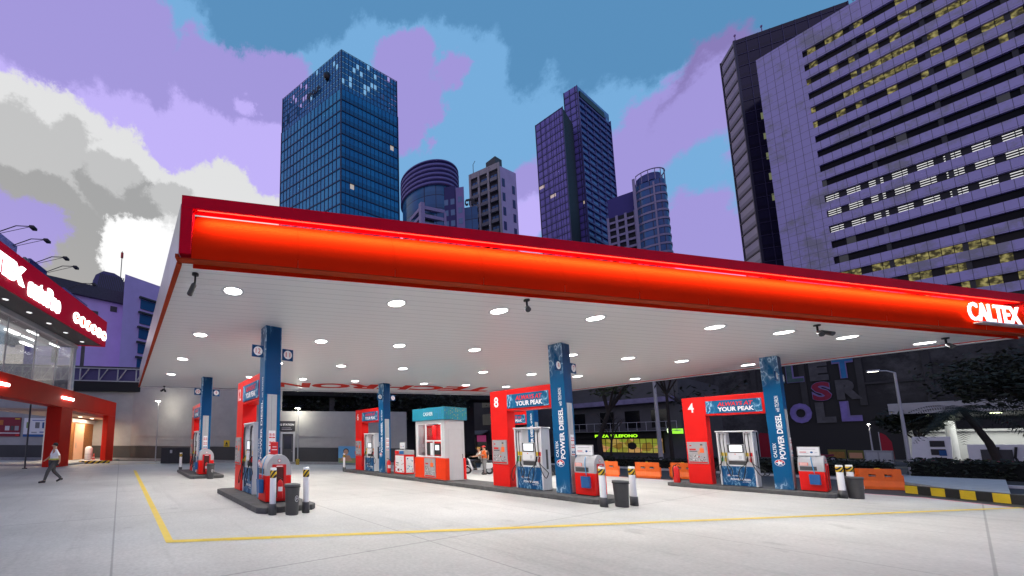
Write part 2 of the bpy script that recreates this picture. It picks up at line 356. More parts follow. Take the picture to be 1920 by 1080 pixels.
# ------------------------------------------------------------------ canopy
H = 5.3; NL, NR, FR, FL = Vector((.83, 7.35, H)), Vector((24.5, -1.07, H)), Vector((25.1, 15.3, H)), Vector((.86, 25.6, H))
CAN = thing('fuel_canopy', 'huge flat fuel station canopy with white underside and glowing red curved front fascia', 'canopy')
def canopy():
    ceil_m = M('ceiling_panel', (.74, .73, .72), .42, var=.03); nt, N, L, node, mt, mix = ntools(ceil_m)
    tc = N.new('ShaderNodeTexCoord'); sp = N.new('ShaderNodeSeparateXYZ'); L.new(tc.outputs['Object'], sp.inputs[0])
    fr = mt('FRACT', mt('DIVIDE', mt('ADD', sp.outputs[1], mt('MULTIPLY', sp.outputs[0], .3555)), .3)); e = mt('MINIMUM', fr, mt('SUBTRACT', 1, fr))
    jn = node('ShaderNodeMapRange', i1=.02, i2=.07); L.new(e, jn.inputs[0])
    L.new(mix(jn.outputs[0], (.70, .70, .69), (.88, .875, .865)), N['Principled BSDF'].inputs['Base Color'])
    bp = node('ShaderNodeBump'); bp.inputs['Strength'].default_value = .25; bp.inputs['Distance'].default_value = .01; L.new(jn.outputs[0], bp.inputs['Height']); L.new(bp.outputs[0], N['Principled BSDF'].inputs['Normal'])
    m = MB(); pts = [NL, NR, FR, FL]; inn = [p.copy() for p in pts]
    m.add([p for p in inn]+[p+Z_*.25 for p in inn], [(0, 3, 2, 1), (4, 5, 6, 7), (0, 1, 5, 4), (1, 2, 6, 5), (2, 3, 7, 6), (3, 0, 4, 7)])
    m.build('ceiling', ceil_m, CAN, fix=False)
    # roof body set inside the fascia
    r = MB(); cen = (NL+NR+FR+FL)/4; s = [cen+(p-cen)*.985 for p in pts]
    r.add([p+Z_*.26 for p in s]+[p+Z_*1.05 for p in s], [(4, 5, 6, 7), (0, 1, 5, 4), (1, 2, 6, 5), (2, 3, 7, 6), (3, 0, 4, 7)]); r.build('roof', GREY, CAN)
    # front fascia: frame with returns, curved band inside
    d = (NR-NL).normalized(); n = Vector((d.y, -d.x, 0)); Lf = (NR-NL).length
    def P(s, o, z): return NL+d*s+n*o+Z_*(z-H)
    def beam(s0, s1, o0, o1, z0, z1, mb, mi=0):
        vs = [P(s, o, z) for z in (z0, z1) for o in (o0, o1) for s in (s0, s1)]
        mb.add(vs, [(0, 2, 3, 1), (4, 5, 7, 6), (0, 1, 5, 4), (2, 6, 7, 3), (0, 4, 6, 2), (1, 3, 7, 5)], mi)
    fm = MB(); beam(0, Lf+.05, 0, .22, 6.3, 6.56, fm); beam(0, .22, 0, .22, H+.06, 6.3, fm); fm.build('fascia_frame', RED_D, CAN, .01)
    # curved band: section from the top (set back) bulging to the foot
    prof = [(-.03, 6.3), (-.02, 6.24), (.02, 6.16), (.07, 6.06), (.12, 5.95), (.155, 5.82), (.175, 5.68), (.185, 5.54), (.185, 5.40), (.175, 5.28)]
    nseg = 12; bm_ = MB()
    for i in range(nseg):
        s0 = .22+(Lf-.22)*i/nseg+.003; s1 = .22+(Lf-.22)*(i+1)/nseg-.003
        vs = [P(s, o, z) for s in (s0, s1) for o, z in prof]; k = len(prof)
        bm_.add(vs, [(j, j+1, k+j+1, k+j) for j in range(k-1)], 0, True)
    beam(.22, Lf, -.05, -.03, 5.2, 6.3, bm_); bm_.build('fascia_band', M('red_fascia', (.82, .025, .004), .8, var=.05, vscale=.8, spec=.0), CAN, fix=False)
    tr = MB(); beam(-.02, Lf+.05, .02, .205, 5.255, 5.28, tr); beam(-.06, .0, -.02, .24, 5.255, 5.33, tr); tr.build('fascia_trim', M('copper_trim', (.36, .04, .012), .6, spec=.05), CAN)
    # LED strip under the frame lip
    ls = MB(); beam(.3, Lf-.3, .17, .19, 6.288, 6.297, ls); ls.build('led_strip', M('led_warm', (1, .8, .6), .4, emit=(1, .16, .04), es=.7), CAN)
    for i in range(6):
        s = .4+(Lf-.8)*(i+.5)/6; l = bpy.data.lights.new('fascia_light', 'AREA'); l.shape = 'RECTANGLE'; l.size = (Lf-.8)/6; l.size_y = .03; l.energy = 50; l.color = (1, .85, .55)
        o = bpy.data.objects.new('fascia_light', l); COL.objects.link(o); o.parent = CAN
        z = (n*.30+Z_*1.0).normalized(); x = d; y = z.cross(x)
        o.matrix_world = Matrix(((x.x, y.x, z.x, 0), (x.y, y.y, z.y, 0), (x.z, y.z, z.z, 0), (0, 0, 0, 1))); o.location = P(s, .17, 6.27)
    # left side, back and right fascia plain grey sheeting
    for a, b, mt_ in ((FL, NL, 0), (FR, FL, 0), (NR, FR, 1)):
        dd = (b-a).normalized(); nn = Vector((dd.y, -dd.x, 0)); q = MB()
        vs = [a+nn*o+Z_*z for z in (-.03, 1.2) for o in (0, .06)]+[b+nn*o+Z_*z for z in (-.03, 1.2) for o in (0, .06)]
        q.add(vs, [(0, 1, 3, 2), (4, 6, 7, 5), (0, 4, 5, 1), (2, 3, 7, 6), (1, 5, 7, 3), (0, 2, 6, 4)]); q.build('side_fascia', M('silver_sheet', (.5, .5, .51), .3, metal=.5, var=.2, vscale=.6) if not mt_ else RED, CAN)
        rl = MB(); vs = [a+nn*o+Z_*z for z in (-.07, -.03) for o in (-.02, .08)]+[b+nn*o+Z_*z for z in (-.07, -.03) for o in (-.02, .08)]
        rl.add(vs, [(0, 1, 3, 2), (4, 6, 7, 5), (0, 4, 5, 1), (2, 3, 7, 6), (1, 5, 7, 3), (0, 2, 6, 4)]); rl.build('edge_trim', MATS['copper_trim'] if a == FL else WHITE, CAN)
    # right end cap of the front fascia, plain red box standing proud
    ec = MB(); beam(Lf-.02, Lf+.30, -.2, .26, 5.27, 6.28, ec); ec.build('fascia_end', RED, CAN, .02)
    # illuminated name
    lt = lettering('illuminated_letters', 'CALTEX', M('letter_face', (.9, .9, .9), .4, emit=(1, 1, 1), es=1.1), CAN, P(Lf-SX, .27, 5.50), d, Z_, 2.3, .56, .03, .015)
    sh = MB(); beam(Lf-2.65, Lf-.0, .19, .34, 5.44, 5.48, sh); sh.build('letter_shelf', LGREY, CAN)
    # downlights
    rows = [(k, X) for k in range(5) for X in (2.1, 5.9, 8.6, 11.4, 15.3, 17.8, 20.3, 23.6)]
    rim = MB().lathe([(.20, -.001), (.215, -.012), (.26, -.014), (.275, 0)], 20)
    ring0 = None; lens0 = None
    for k, X in rows:
        Y = 8.23-.361*(X-2.1)+4.0*k
        if Y > 25.0-.41*X or any(abs(X-cx-.26) < .7 and abs(Y-cy-.22) < .7 for cx, cy in COLS.values()): continue
        if ring0 is None:
            ring0 = rim.build('downlight', WHITE, CAN, loc=(X, Y, H-.001)); lens0 = MB().lathe([(0, -.009), (.14, -.008), (.20, -.002)], 20).build('lens', LAMP, ring0)
        else:
            o = ring0.copy(); COL.objects.link(o); o.location = (X, Y, H-.001); q = lens0.copy(); COL.objects.link(q); q.parent = o
        l = bpy.data.lights.new('downlight_beam', 'AREA'); l.shape = 'DISK'; l.size = .34; l.energy = 74; l.color = (1, .985, .95); l.spread = R(160)
        lo = bpy.data.objects.new('downlight_beam', l); COL.objects.link(lo); lo.parent = CAN; lo.location = (X, Y, H-.03)
    # printed word on the ceiling, to be read from the far side
    a = Vector((20.6, 14.9, H-.004)); b = Vector((8.0, 20.45, H-.004)); rr = (b-a).normalized(); uu = Vector((rr.y, -rr.x, 0)); uu = -uu if uu.y < 0 else uu
    lettering('ceiling_lettering', 'TECHRON', M('ceiling_print_red', (.6, .03, .015), .7, spec=.1), CAN, a-uu*.95, rr, uu, (b-a).length, 1.75, .003, .045)
    # small sprinkler-like fittings at the far edge
canopy()

# ------------------------------------------------------------------ canopy columns
CW, CD = .52, .455
EMB_R, EMB_B = M('emblem_red', (.65, .008, .01), .4), M('emblem_blue', (.004, .08, .25), .4)
def star_emblem(parent, c, r, u, rad, n, name='emblem'):
    """round badge: white ring, red upper and blue lower halves, white star"""
    m = MB(); c = Vector(c); k = 24
    def pt(a, q, d): return c+r*(math.cos(a)*q)+u*(math.sin(a)*q)+n*d
    m.add([pt(2*math.pi*i/k, rad, .004) for i in range(k)], [tuple(range(k))], 0)
    for h, mi in ((0, 1), (1, 2)):
        m.add([pt(math.pi*h+math.pi*i/12, rad*.9, .007) for i in range(13)], [tuple(range(13))], mi)
    st = [pt(math.pi/2+math.pi*i/5+.2, rad*(.86 if i % 2 == 0 else .36), .010) for i in range(10)]
    m.add(st+[pt(0, 0, .011)], [(i, (i+1) % 10, 10) for i in range(10)], 0)
    return m.build(name, [TXTW, EMB_R, EMB_B], parent, fix=False)
def no_sign_grid(parent, x, y, z):
    """safety notice on the -Y face: round prohibition marks above red strips"""
    p = MB().box(x, x+.21, y-.012, y-.002, z, z+.72); o = p.build('safety_notice', WHITE, parent)
    m = MB()
    for i in range(2):
        for j in range(3):
            cx = x+.055+.10*i; cz = z+.60-.235*j; k = 14
            for q, mi in ((.040, 0 if j < 2 else 2), (.029, 1 if j < 2 else 2)):
                m.add([(cx+q*math.cos(2*math.pi*t/k), y-.014-(.001 if q < .035 else 0), cz+q*math.sin(2*math.pi*t/k)) for t in range(k)], [tuple(range(k))[::-1]], mi)
            if j < 2:
                m.add([(cx-.028, y-.0165, cz+.02), (cx-.02, y-.0165, cz+.028), (cx+.028, y-.0165, cz-.02), (cx+.02, y-.0165, cz-.028)], [(3, 2, 1, 0)], 0)
                m.add([(cx-.008, y-.016, cz-.018), (cx+.008, y-.016, cz-.018), (cx+.008, y-.016, cz+.018), (cx-.008, y-.016, cz+.018)], [(0, 1, 2, 3)], 3)
            m.box(cx-.042, cx+.042, y-.016, y-.0125, cz-.10, cz-.065, 0)
    m.build('notice_marks', [TXTR, WHITE, BLUE_P, TXTD], o, fix=False)
def column(num, nr, face_dark=True):
    x, y = COLS[num]
    t = thing('canopy_column', f'blue square canopy column with vertical fuel lettering, carrying number plates {num} and {nr}', 'column', (x, y, .15), 0, 'columns holding up the canopy')
    MB().box(0, CW, 0, CD, 0, H-.15).build('shaft', BLUEPRINT, t, .012)
    # -Y face: dark blue vinyl above, grey service panel below
    box('face_panel', BLUEPRINT_D, (.03, CW-.03, -.008, -.001, 3.05, H-.18), t)
    g = MB().box(.10, CW-.12, -.014, -.001, .05, 3.05); g.box(.235, .24, -.016, -.0142, 1.75, 3.0, 1); g.build('service_panel', [GREY, BLACK], t)
    no_sign_grid(t, .16, -.016, 1.25)
    # number plates standing out on both sides
    for sx, nm in ((-.40, num), (CW+.04, nr)):
        p = box('number_plate', BLUEPRINT_D, (sx, sx+.36, .02, .06, 4.14, 4.50), t, .01)
        m = MB().cyl((sx+.18, .019, 4.32), (sx+.18, .012, 4.32), .135, n=24); m.build('disc', TXTW, p)
        s = str(nm); w = .08 if len(s) == 1 else .15
        lettering('number', s, TXTR, p, (sx+.18-w/2, .010, 4.245), X_, Z_, w, .15, .004, .0)
    # vertical lettering on the -X face
    org = lambda yy, zz: (-.001, yy, zz)
    lettering('lettering', 'CALTEX', TXTW, t, org(.300, 1.20), Z_, Y_, .55, .085, .004, .02)
    lettering('lettering', 'POWER DIESEL', TXTW, t, org(.085, 1.15), Z_, Y_, 1.72, .15, .004, .03)
    lettering('lettering', 'with TECHRON', TXTW, t, org(.10, 2.95), Z_, Y_, .62, .10, .004, .01)
    star_emblem(t, (-.001, .26, 1.0), -Y_, Z_, .125, -X_)
    return t
for a, b in ((12, 11), (8, 7), (4, 3), (10, 9), (6, 5), (2, 1)): column(a, b)

# ------------------------------------------------------------------ portals around the pumps
PW, PL = .50, 2.42      # width in X, length in Y from the column
def poster_face(parent, y1, y0, z0, z1, x=-.03):
    """framed poster facing -X: grey street picture, figure in orange, red headline"""
    fr = box('poster_frame', STEEL, (x, x+.028, y0, y1, z0, z1), parent, .006)
    m = MB(); w = y1-y0; h = z1-z0
    def q(u0, u1, v0, v1, mi, d): # u from left (= +Y) to right
        xx = x-.002-d*.0012; a = y1-.03-(w-.06)*u0; b = y1-.03-(w-.06)*u1; c = z0+.03+(h-.06)*v0; e = z0+.03+(h-.06)*v1
        m.add([(xx, a, c), (xx, b, c), (xx, b, e), (xx, a, e)], [(0, 1, 2, 3)], mi)
    q(0, 1, 0, 1, 0, 0); q(0, 1, .0, .06, 1, 1); q(.06, .42, .62, .70, 1, 1); q(.06, .5, .55, .59, 3, 1); q(.08, .2, .82, .88, 1, 1)
    q(.62, .86, .50, .72, 4, 1); q(.68, .80, .72, .88, 5, 2); q(.68, .81, .86, .93, 3, 3); q(.52, .64, .42, .60, 5, 2)
    rnd = random.Random(3)
    for i in range(46):
        u = rnd.random()*.9; v = .07+rnd.random()*.36*(1-abs(u-.6)*.5); s = .03+rnd.random()*.05; q(u, u+s, v, v+s*.7, rnd.choice((2, 3, 6, 6, 2, 1) if i % 6 == 0 else (2, 3, 6, 6, 2)), 1+(i % 5)*.4)
    m.build('poster', [M('poster_grey', (.33, .33, .34), .5), TXTR, M('poster_mid', (.18, .18, .18), .5), M('poster_dark', (.06, .06, .06), .5), M('poster_orange', (.8, .12, .02), .5), SKIN, M('poster_light', (.6, .6, .6), .5)], fr, fix=False)
def portal(num):
    x, y = COLS[num]
    t = thing('pump_portal', f'red portal frame around the pump, marked with a white {num} and a slogan banner', 'portal', (x+.01, y+CD, .15), 0, 'red portals over the pumps')
    MB().box(0, PW, 1.70, PL, 0.0, 3.76).build('side_panel', RED, t, .015)
    MB().box(.0, PW, .003, 1.697, 2.93, 3.76).build('beam', RED, t, .015)
    box('plinth', BLACK, (.02, PW-.02, 1.72, PL-.02, -.001, .04), t)
    b = box('banner', BANNER_P, (-.03, -.002, .07, 1.66, 3.01, 3.55), t, .004)
    lettering('slogan', 'ALWAYS AT', M('slogan_red', (.75, .01, .015), .4), b, (-.031, 1.30, 3.30), -Y_, Z_, .98, .17, .004, .03, .15)
    lettering('slogan', 'YOUR PEAK', TXTW, b, (-.031, 1.30, 3.08), -Y_, Z_, 1.02, .18, .005, .035)
    bb = box('banner', BANNER_P, (PW+.002, PW+.03, .07, 1.66, 3.01, 3.55), t, .004)
    lettering('slogan', 'YOUR PEAK', TXTW, bb, (PW+.031, .3, 3.08), Y_, Z_, 1.02, .18, .005, .035)
    s = str(num); w = .19 if len(s) == 1 else .33
    lettering('number', s, TXTW, t, (-.001, 2.14+w/2, 3.10), -Y_, Z_, w, .42, .005, .02)
    poster_face(t, PL-.04, 1.74, .86, 1.80)
for n in (12, 8, 4, 10, 6, 2): portal(n)

# ------------------------------------------------------------------ fuel dispensers
def dispenser():
    t = thing('fuel_dispenser', '', 'fuel pump', (0, 0, 0), 0, 'fuel pumps under the canopy')
    box('lower_panel', print_mat('pump_print', (.003, .055, .17), (.01, .10, .25), (.4, .7, .9), scale=3, lo=.2, hi=9, always=.45), (-.25, .25, -.46, .46, .02, .80), t, .01)
    MB().box(-.27, .27, -.51, -.465, .02, 2.20).box(-.27, .27, .465, .51, .02, 2.20).build('side_cover', WHITE_M, t, .01)
    for s in (-1, 1):
        y0, y1 = sorted((s*.24, s*.462))
        MB().box(-.20, .20, y0, y1, .80, 2.2).build('hose_tower', WHITE_M, t, .02)
    box('top_bar', WHITE_M, (-.28, .28, -.55, .55, 2.205, 2.26), t, .012)
    hd = box('head', WHITE_M, (-.23, .23, -.235, .235, 1.02, 1.70), t, .015)
    box('shelf', WHITE, (-.26, .26, -.29, .29, .81, .86), t, .01)
    box('gap_block', DGREY, (-.21, .21, -.235, .235, .865, 1.015), t)  # dark block filling the gap between shelf and head
    for s in (-1, 1):
        a, b = sorted((s*.232, s*.255)); f = box('screen_frame', DGREY, (a, b, -.225, .225, 1.36, 1.69), hd, .006)
        a, b = sorted((s*.256, s*.259)); box('display', SCREEN, (a, b, -.19, .17, 1.40, 1.66), f)
        a, b = sorted((s*.231, s*.262)); k = box('keypad_panel', WHITE, (a, b, -.215, .215, 1.06, 1.34), hd, .008)
        m = MB()
        for i in range(3):
            for j in range(4):
                p, q = sorted((s*.2625, s*.268)); cy = -s*0+(-.15+i*.028); m.box(p, q, cy, cy+.018, 1.12+j*.03, 1.14+j*.03)
        m.build('keypad', GREY, k)
        a, b = sorted((s*.2625, s*.266)); MB().cyl((a, .02, 1.30), (b, .02, 1.30), .018, n=12).build('button', ORANGE_P, k)
    box('dark_vent', DGREY, (-.03, .09, -.515, -.5105, .75, 1.45), t)
    cols = (GREEN_P, YEL, BLACK, RED_P)
    for s in (-1, 1):
        for i, yy in enumerate((.40, .30, -.30, -.40)):
            if s == 1 and i in (1, 2): continue
            X0 = s*.23; m = MB(); sag = (.42, .55, .38, .60)[i]; dy = (.10, -.08, .12, -.16)[i]
            pts = []
            P_ = [(s*.22, yy, 2.14), (s*.29, yy, 2.10), (s*.31, yy+.005, 1.7), (s*.30, yy-.01, 1.2), (s*.33, yy+dy*.3, .9), (s*.36, yy+dy, sag), (s*.38, yy+dy*1.7, sag-.14), (s*.37, yy+dy*2.2, sag+.02), (s*.33, yy+dy*1.8, .70), (s*.30, yy+dy*.4, .90), (s*.28, yy, 1.02)]
            Q = [Vector(p) for p in P_]
            for a in range(len(Q)-1):
                p0 = Q[max(a-1, 0)]; p1 = Q[a]; p2 = Q[a+1]; p3 = Q[min(a+2, len(Q)-1)]
                for k in range(4):
                    u = k/4; pts.append(.5*((2*p1)+(p2-p0)*u+(2*p0-5*p1+4*p2-p3)*u*u+(-p0+3*p1-3*p2+p3)*u**3))
            pts.append(Q[-1]); MB().tube(pts, .0135, 7).build('hose', RUBBER, t)
            box('hose_outlet', GREY, (min(s*.20, s*.27), max(s*.20, s*.27), yy-.03, yy+.03, 2.08, 2.17), t, .006)
            box('grade_label', cols[i] if i in (1, 3) else YEL, (min(s*.201, s*.215), max(s*.201, s*.215), yy-.04, yy+.04, 1.22, 1.36), t, .003)
            nz = MB().tube([(s*.28, yy, 1.0), (s*.27, yy, 1.10), (s*.235, yy, 1.17), (s*.20, yy, 1.19)], [.03, .032, .02, .012], 8)
            nz.tube([(s*.30, yy, .98), (s*.335, yy, 1.04), (s*.29, yy, 1.13)], .008, 6)
            nz.build('nozzle', cols[i], t)
    e = star_emblem(t, (-.252, .26, .42), -Y_, Z_, .045, -X_)
    lettering('lettering', 'CALTEX', TXTW, t, (-.251, .19, .40), -Y_, Z_, .20, .04, .003, .02)
    lettering('lettering', 'POWER DIESEL', TXTW, t, (-.251, .22, .24), -Y_, Z_, .56, .075, .003, .03)
    lettering('lettering', 'with TECHRON', TXTW, t, (-.251, -.10, .17), -Y_, Z_, .22, .035, .003, .01)
    return t
D0 = dispenser()
for i, n in enumerate((8, 12, 4, 10, 6, 2)):
    x, y = COLS[n]; loc = (x+.27, y+CD+.93, .15); lab = f'white and blue fuel pump with hanging black hoses under the red portal numbered {n}'
    if i == 0: D0.location = loc; D0['label'] = lab
    else: copy_tree(D0, loc, None, lab)

# ------------------------------------------------------------------ service cabinets beside the columns
def cabinet():
    t = thing('service_cabinet', '', 'service cabinet', (0, 0, 0), 0, 'rounded service cabinets at the island ends')
    w = .37; L_ = .58; z1 = .86; z2 = 1.30
    box('lower_body', RED, (-w, w, 0, L_, .03, .72), t, .015)
    prof = [(-w, .722), (w, .722), (w, z1)]+[(w*math.cos(a), z1+(z2-z1)*math.sin(a)) for a in [math.pi*i/14 for i in range(1, 14)]]+[(-w, z1)]
    MB().prism(prof, 0, L_, fn=lambda a, b, c: (a, c, b)).build('hood', GREY, t, .01)
    # front (-Y) face: red surround of the alcove
    m = MB().box(-.20, -.13, -.03, -.002, .08, 1.02).box(.13, .20, -.03, -.002, .08, 1.02).box(-.1299, .1299, -.03, -.002, .95, 1.02).box(-.1299, .1299, -.03, -.002, .08, .13)
    m.build('alcove_frame', RED_P, t, .004)
    box('alcove_back', M('alcove_dark', (.07, .004, .004), .6), (-.13, .13, -.008, -.002, .131, .949), t)
    box('alcove_label', TXTW, (-.09, .09, -.033, -.031, .965, .985), t)
    MB().cyl((0, -.003, 1.12), (0, -.01, 1.12), .045, n=20).build('round_sticker', [TXTR], t)
    MB().cyl((0, -.0105, 1.12), (0, -.013, 1.12), .033, n=20).build('round_sticker', [TXTW], t)
    # -X face
    box('slot', DGREY, (-w-.006, -w-.001, .16, .54, .76, .90), t)
    s = box('notice', M('notice_orange', (.75, .2, .12), .5), (-w-.004, -w-.001, .34, .55, .93, 1.04), t)
    m = MB()
    for k in range(4): m.box(-w-.0055, -w-.0045, .36, .53, .945+k*.024, .955+k*.024)
    m.build('notice_lines', TXTW, s)
    box('plinth', BLACK, (-w+.03, w-.03, .03, L_-.03, 0, .03), t)
    return t
C0 = cabinet()
def sign_board(parent_label, loc, w, h, face='x'):
    t = thing('notice_board', parent_label, 'notice board', loc, 0, 'small notice boards on top of the cabinets')
    box('board', GREY, (-.02, .02, -w/2, w/2, .04, .04+h), t, .006)
    m = MB().box(-.0245, -.0205, -w/2+.02, w/2-.02, .06, .02+h, 0)
    m.box(-.026, -.0246, -w/2+.10, w/2-.08, .04+h*.72, .04+h*.76, 1).box(-.026, -.0246, .05, w/2-.06, .04+h*.38, .04+h*.45, 2).box(-.026, -.0246, -.0, w/2-.06, .04+h*.28, .04+h*.31, 1)
    m.cyl((-.0246, -.07, .04+h*.40), (-.026, -.07, .04+h*.40), h*.10, n=14, mi=3); m.box(-.026, -.0246, -w/2+.06, -.14, .04+h*.36, .04+h*.40, 1)
    m.build('notice', [WHITE, M('text_grey', (.35, .35, .38), .5), TXTR, BLUE_P], t, fix=True)
    MB().cyl((0, -w*.3, 0), (0, -w*.3, .05), .012, n=8).cyl((0, w*.3, 0), (0, w*.3, .05), .012, n=8).build('post', GREY, t)
for i, n in enumerate((8, 12, 4, 10)):
    x, y = COLS[n]; loc = (x+.36 if n in (8, 4) else x+.22, y-.74, .15)
    lab = {8: 'red and grey rounded service cabinet in front of the column with plates 8 and 7', 12: 'rounded grey hood cabinet with red extinguisher alcove in front of column 12', 4: 'red and grey service cabinet beside the column with plates 4 and 3', 10: 'distant grey hooded red cabinet in front of column 10'}[n]
    if i == 0: C0.location = loc; C0['label'] = lab
    else: copy_tree(C0, loc, None, lab)
    if n in (8, 4): sign_board({8: 'small white notice board on the cabinet beside column 8', 4: 'small white notice board on the cabinet beside column 4'}[n], (x+.36-.2, y-.42, .15+1.24), .52, .34)
    # squeegee bucket hanging on the left flank
    bx = loc[0]-.37; b = thing('squeegee_bucket', {8: 'blue squeegee bucket hung by a light blue cord on the cabinet beside column 8', 12: 'blue squeegee bucket on the flank of the cabinet in front of column 12', 4: 'blue squeegee bucket hung on the cabinet beside column 4', 10: 'tiny blue bucket on the far cabinet in front of column 10'}[n], 'bucket', (bx-.002, loc[1]+.22, .15), 0, 'blue squeegee buckets')
    MB().prism([(-.14, .26), (-.02, .26), (-.02, .62), (-.16, .62)], -.12, .12, fn=lambda a, b_, c: (a, c, b_)).build('tub', BLUE_P, b, .012)
    box('water', TXTD, (-.145, -.035, -.10, .10, .615, .625), b)
    MB().tube([(-.03, -.09, .62), (-.05, -.06, .66), (-.05, .06, .66), (-.03, .09, .62)], .006, 6).build('handle', BLACK, b)
    MB().tube([(-.03, 0, .64), (-.012, .03, .95), (.05, .05, 1.14), (.12, .06, 1.24)], .010, 6).build('cord', M('cord_blue', (.03, .3, .6), .5), b)
bx, by = COLS[12]
t = thing('notice_board', 'small red notice board standing on the cabinet in front of column 12', 'notice board', (bx+.12, by-.6, 1.42), 0, 'small notice boards on top of the cabinets')
box('board', RED_P, (-.11, .11, -.01, .01, .02, .36), t, .005); box('text_line', TXTW, (-.06, .06, -.013, -.0105, .22, .235), t); box('text_line', TXTW, (-.08, .08, -.013, -.0105, .14, .16), t)
MB().cyl((0, 0, 0), (0, 0, .02), .02, n=8).build('post', GREY, t)

def extinguisher(loc, label, rz=0, s=1.0, green=False):
    t = thing('fire_extinguisher', label, 'fire extinguisher', loc, rz, 'fire extinguishers'); t.scale = (s, s, s)
    MB().lathe([(0, 0), (.085, 0), (.09, .02), (.09, .46), (.07, .53), (.03, .56), (.02, .58), (0, .58)], 18).build('cylinder', RED_P if not green else M('green_cyl', (.1, .3, .15), .4), t)
    MB().tube([(.0, 0, .56), (.0, 0, .62), (-.06, 0, .66), (-.12, 0, .64)], .012, 6).tube([(0, 0, .60), (.05, 0, .60), (.10, .02, .5), (.105, .03, .2)], .012, 6).build('valve_and_hose', BLACK, t)
    m = MB(); m.add([(.0915*math.cos(a), .0915*math.sin(a), z) for z in (.22, .36) for a in [R(200+i*14) for i in range(8)]], [(i, i+1, 9+i, 8+i) for i in range(7)], 0, True); m.build('paper_label', WHITE, t)
    return t
extinguisher((bx+.22, by-.74-.11, .15+.13), 'extinguisher standing in the red alcove of the cabinet in front of column 12', 0, .85)
extinguisher((COLS[10][0]+.22, COLS[10][1]-.85, .28), 'distant extinguisher in the alcove of the cabinet in front of column 10', 0, .85)
extinguisher((COLS[6][0]+.12, COLS[6][1]-.30, .15), 'red extinguisher standing on the island beside column 6, left one', 0, 1.25)
extinguisher((COLS[6][0]+.42, COLS[6][1]-.55, .15), 'red extinguisher with white label on the island between column 6 and the poster stand', 0, 1.3)
extinguisher((21.75, 6.62, .15), 'red extinguisher on the island end left of portal 4', 40, 1.25)
extinguisher((3.75, 13.05, .15), 'red extinguisher at the back end of the island behind pump 12', 0, 1.1)
# hose reel on wheels next to extinguisher at portal 4
t = thing('fire_trolley', 'small black wheel and hose set on the kerb by the extinguisher left of portal 4', 'hose cart', (22.05, 6.62, .15)); MB().cyl((0, -.03, .1), (0, .03, .1), .1, n=16).build('wheel', RUBBER, t); MB().tube([(0, 0, .1), (.05, 0, .4), (-.05, .05, .62), (.06, .0, .70)], .02, 6).build('hose', BLACK, t)

# ------------------------------------------------------------------ bollards and bins
def hazard_mat(name, sc=9, vert=False):
    m = M(name, (.7, .5, .02), .5); nt, N, L, node, mt, mix = ntools(m); tc = N.new('ShaderNodeTexCoord'); sp = N.new('ShaderNodeSeparateXYZ'); L.new(tc.outputs['Object'], sp.inputs[0])
    v = mt('ADD', mt('ADD', sp.outputs[0], mt('MULTIPLY', sp.outputs[1], -1)), mt('MULTIPLY', sp.outputs[2], -1)) if not vert else sp.outputs[0]
    f = mt('GREATER_THAN', mt('FRACT', mt('MULTIPLY', v, sc)), .5); L.new(mix(f, (.7, .47, .015), (.012, .012, .012)), N['Principled BSDF'].inputs['Base Color']); return m
HAZ = hazard_mat('hazard_band', 7.5)
def bollard(loc, label):
    t = thing('bollard', label, 'bollard', loc, 0, 'white bollards at the island ends')
    MB().lathe([(0, 1.14), (.07, 1.14), (.078, 1.13), (.078, .2), (.078, 0)], 20).build('post', WHITE, t)
    MB().lathe([(.079, 1.08), (.083, 1.075), (.083, .90), (.079, .895)], 20).build('hazard_band', HAZ, t)
    MB().lathe([(.078, .27), (.10, .265), (.10, 0), (0, 0)], 20).build('base_sleeve', DGREY, t)
    return t
B0 = bollard((3.36, 8.60, 0), 'white bollard at the near end of island 12, left of the grey bin')
for loc, lab in [((4.22, 8.50, 0), 'white bollard with striped band right of the grey bin at island 12'), ((12.22, 5.36, 0), 'white bollard at the near end of island 8, left of its bin'), ((13.30, 5.05, 0), 'white bollard behind the bin at the near end of island 8'),
                 ((21.98, 2.36, 0), 'left bollard of the close pair at the near end of island 4'), ((22.62, 2.22, 0), 'right bollard of the close pair at island 4, behind the bin'),
                 ((12.62, 19.95, 0), 'white bollard at the far end of the long island left of portal 6'), ((3.32, 24.1, 0), 'white bollard at the far end of the small island left of pump 10')]:
    copy_tree(B0, loc, random.random()*.3, lab)
def bin_(loc, label, rz=0):
    t = thing('trash_bin', label, 'trash bin', loc, rz, 'dark grey trash bins at the island ends')
    MB().lathe([(0, .02), (.15, .0), (.16, .02), (.185, .66), (.195, .68), (.20, .74), (.185, .745), (.15, .70), (0, .69)], 26).build('tub', DGREY, t)
    MB().lathe([(.188, .66), (.206, .67), (.206, .69), (.19, .70)], 26).build('rim', BLACK, t)
    m = MB(); k = 20; c = Vector((0, -.181, .40))
    m.add([c+X_*(.055*math.cos(2*math.pi*i/k))+Z_*(.075*math.sin(2*math.pi*i/k)) for i in range(k)]+[c+X_*(.045*math.cos(2*math.pi*i/k))+Z_*(.064*math.sin(2*math.pi*i/k)) for i in range(k)], [(i, (i+1) % k, k+(i+1) % k, k+i) for i in range(k)])
    m.tube([c+Vector((-.02, 0, -.03)), c+Vector((0, 0, .03)), c+Vector((.025, 0, -.01))], .007, 5); m.build('recycling_mark', TXTW, t, fix=False)
    return t
T0 = bin_((3.80, 8.42, 0), 'dark grey bin between the two bollards at the near end of island 12', .25)
copy_tree(T0, (12.72, 5.12, 0), .9, 'dark grey bin between the two bollards of island 8'); copy_tree(T0, (22.25, 2.12, 0), .4, 'dark grey bin in front of the bollard pair of island 4')
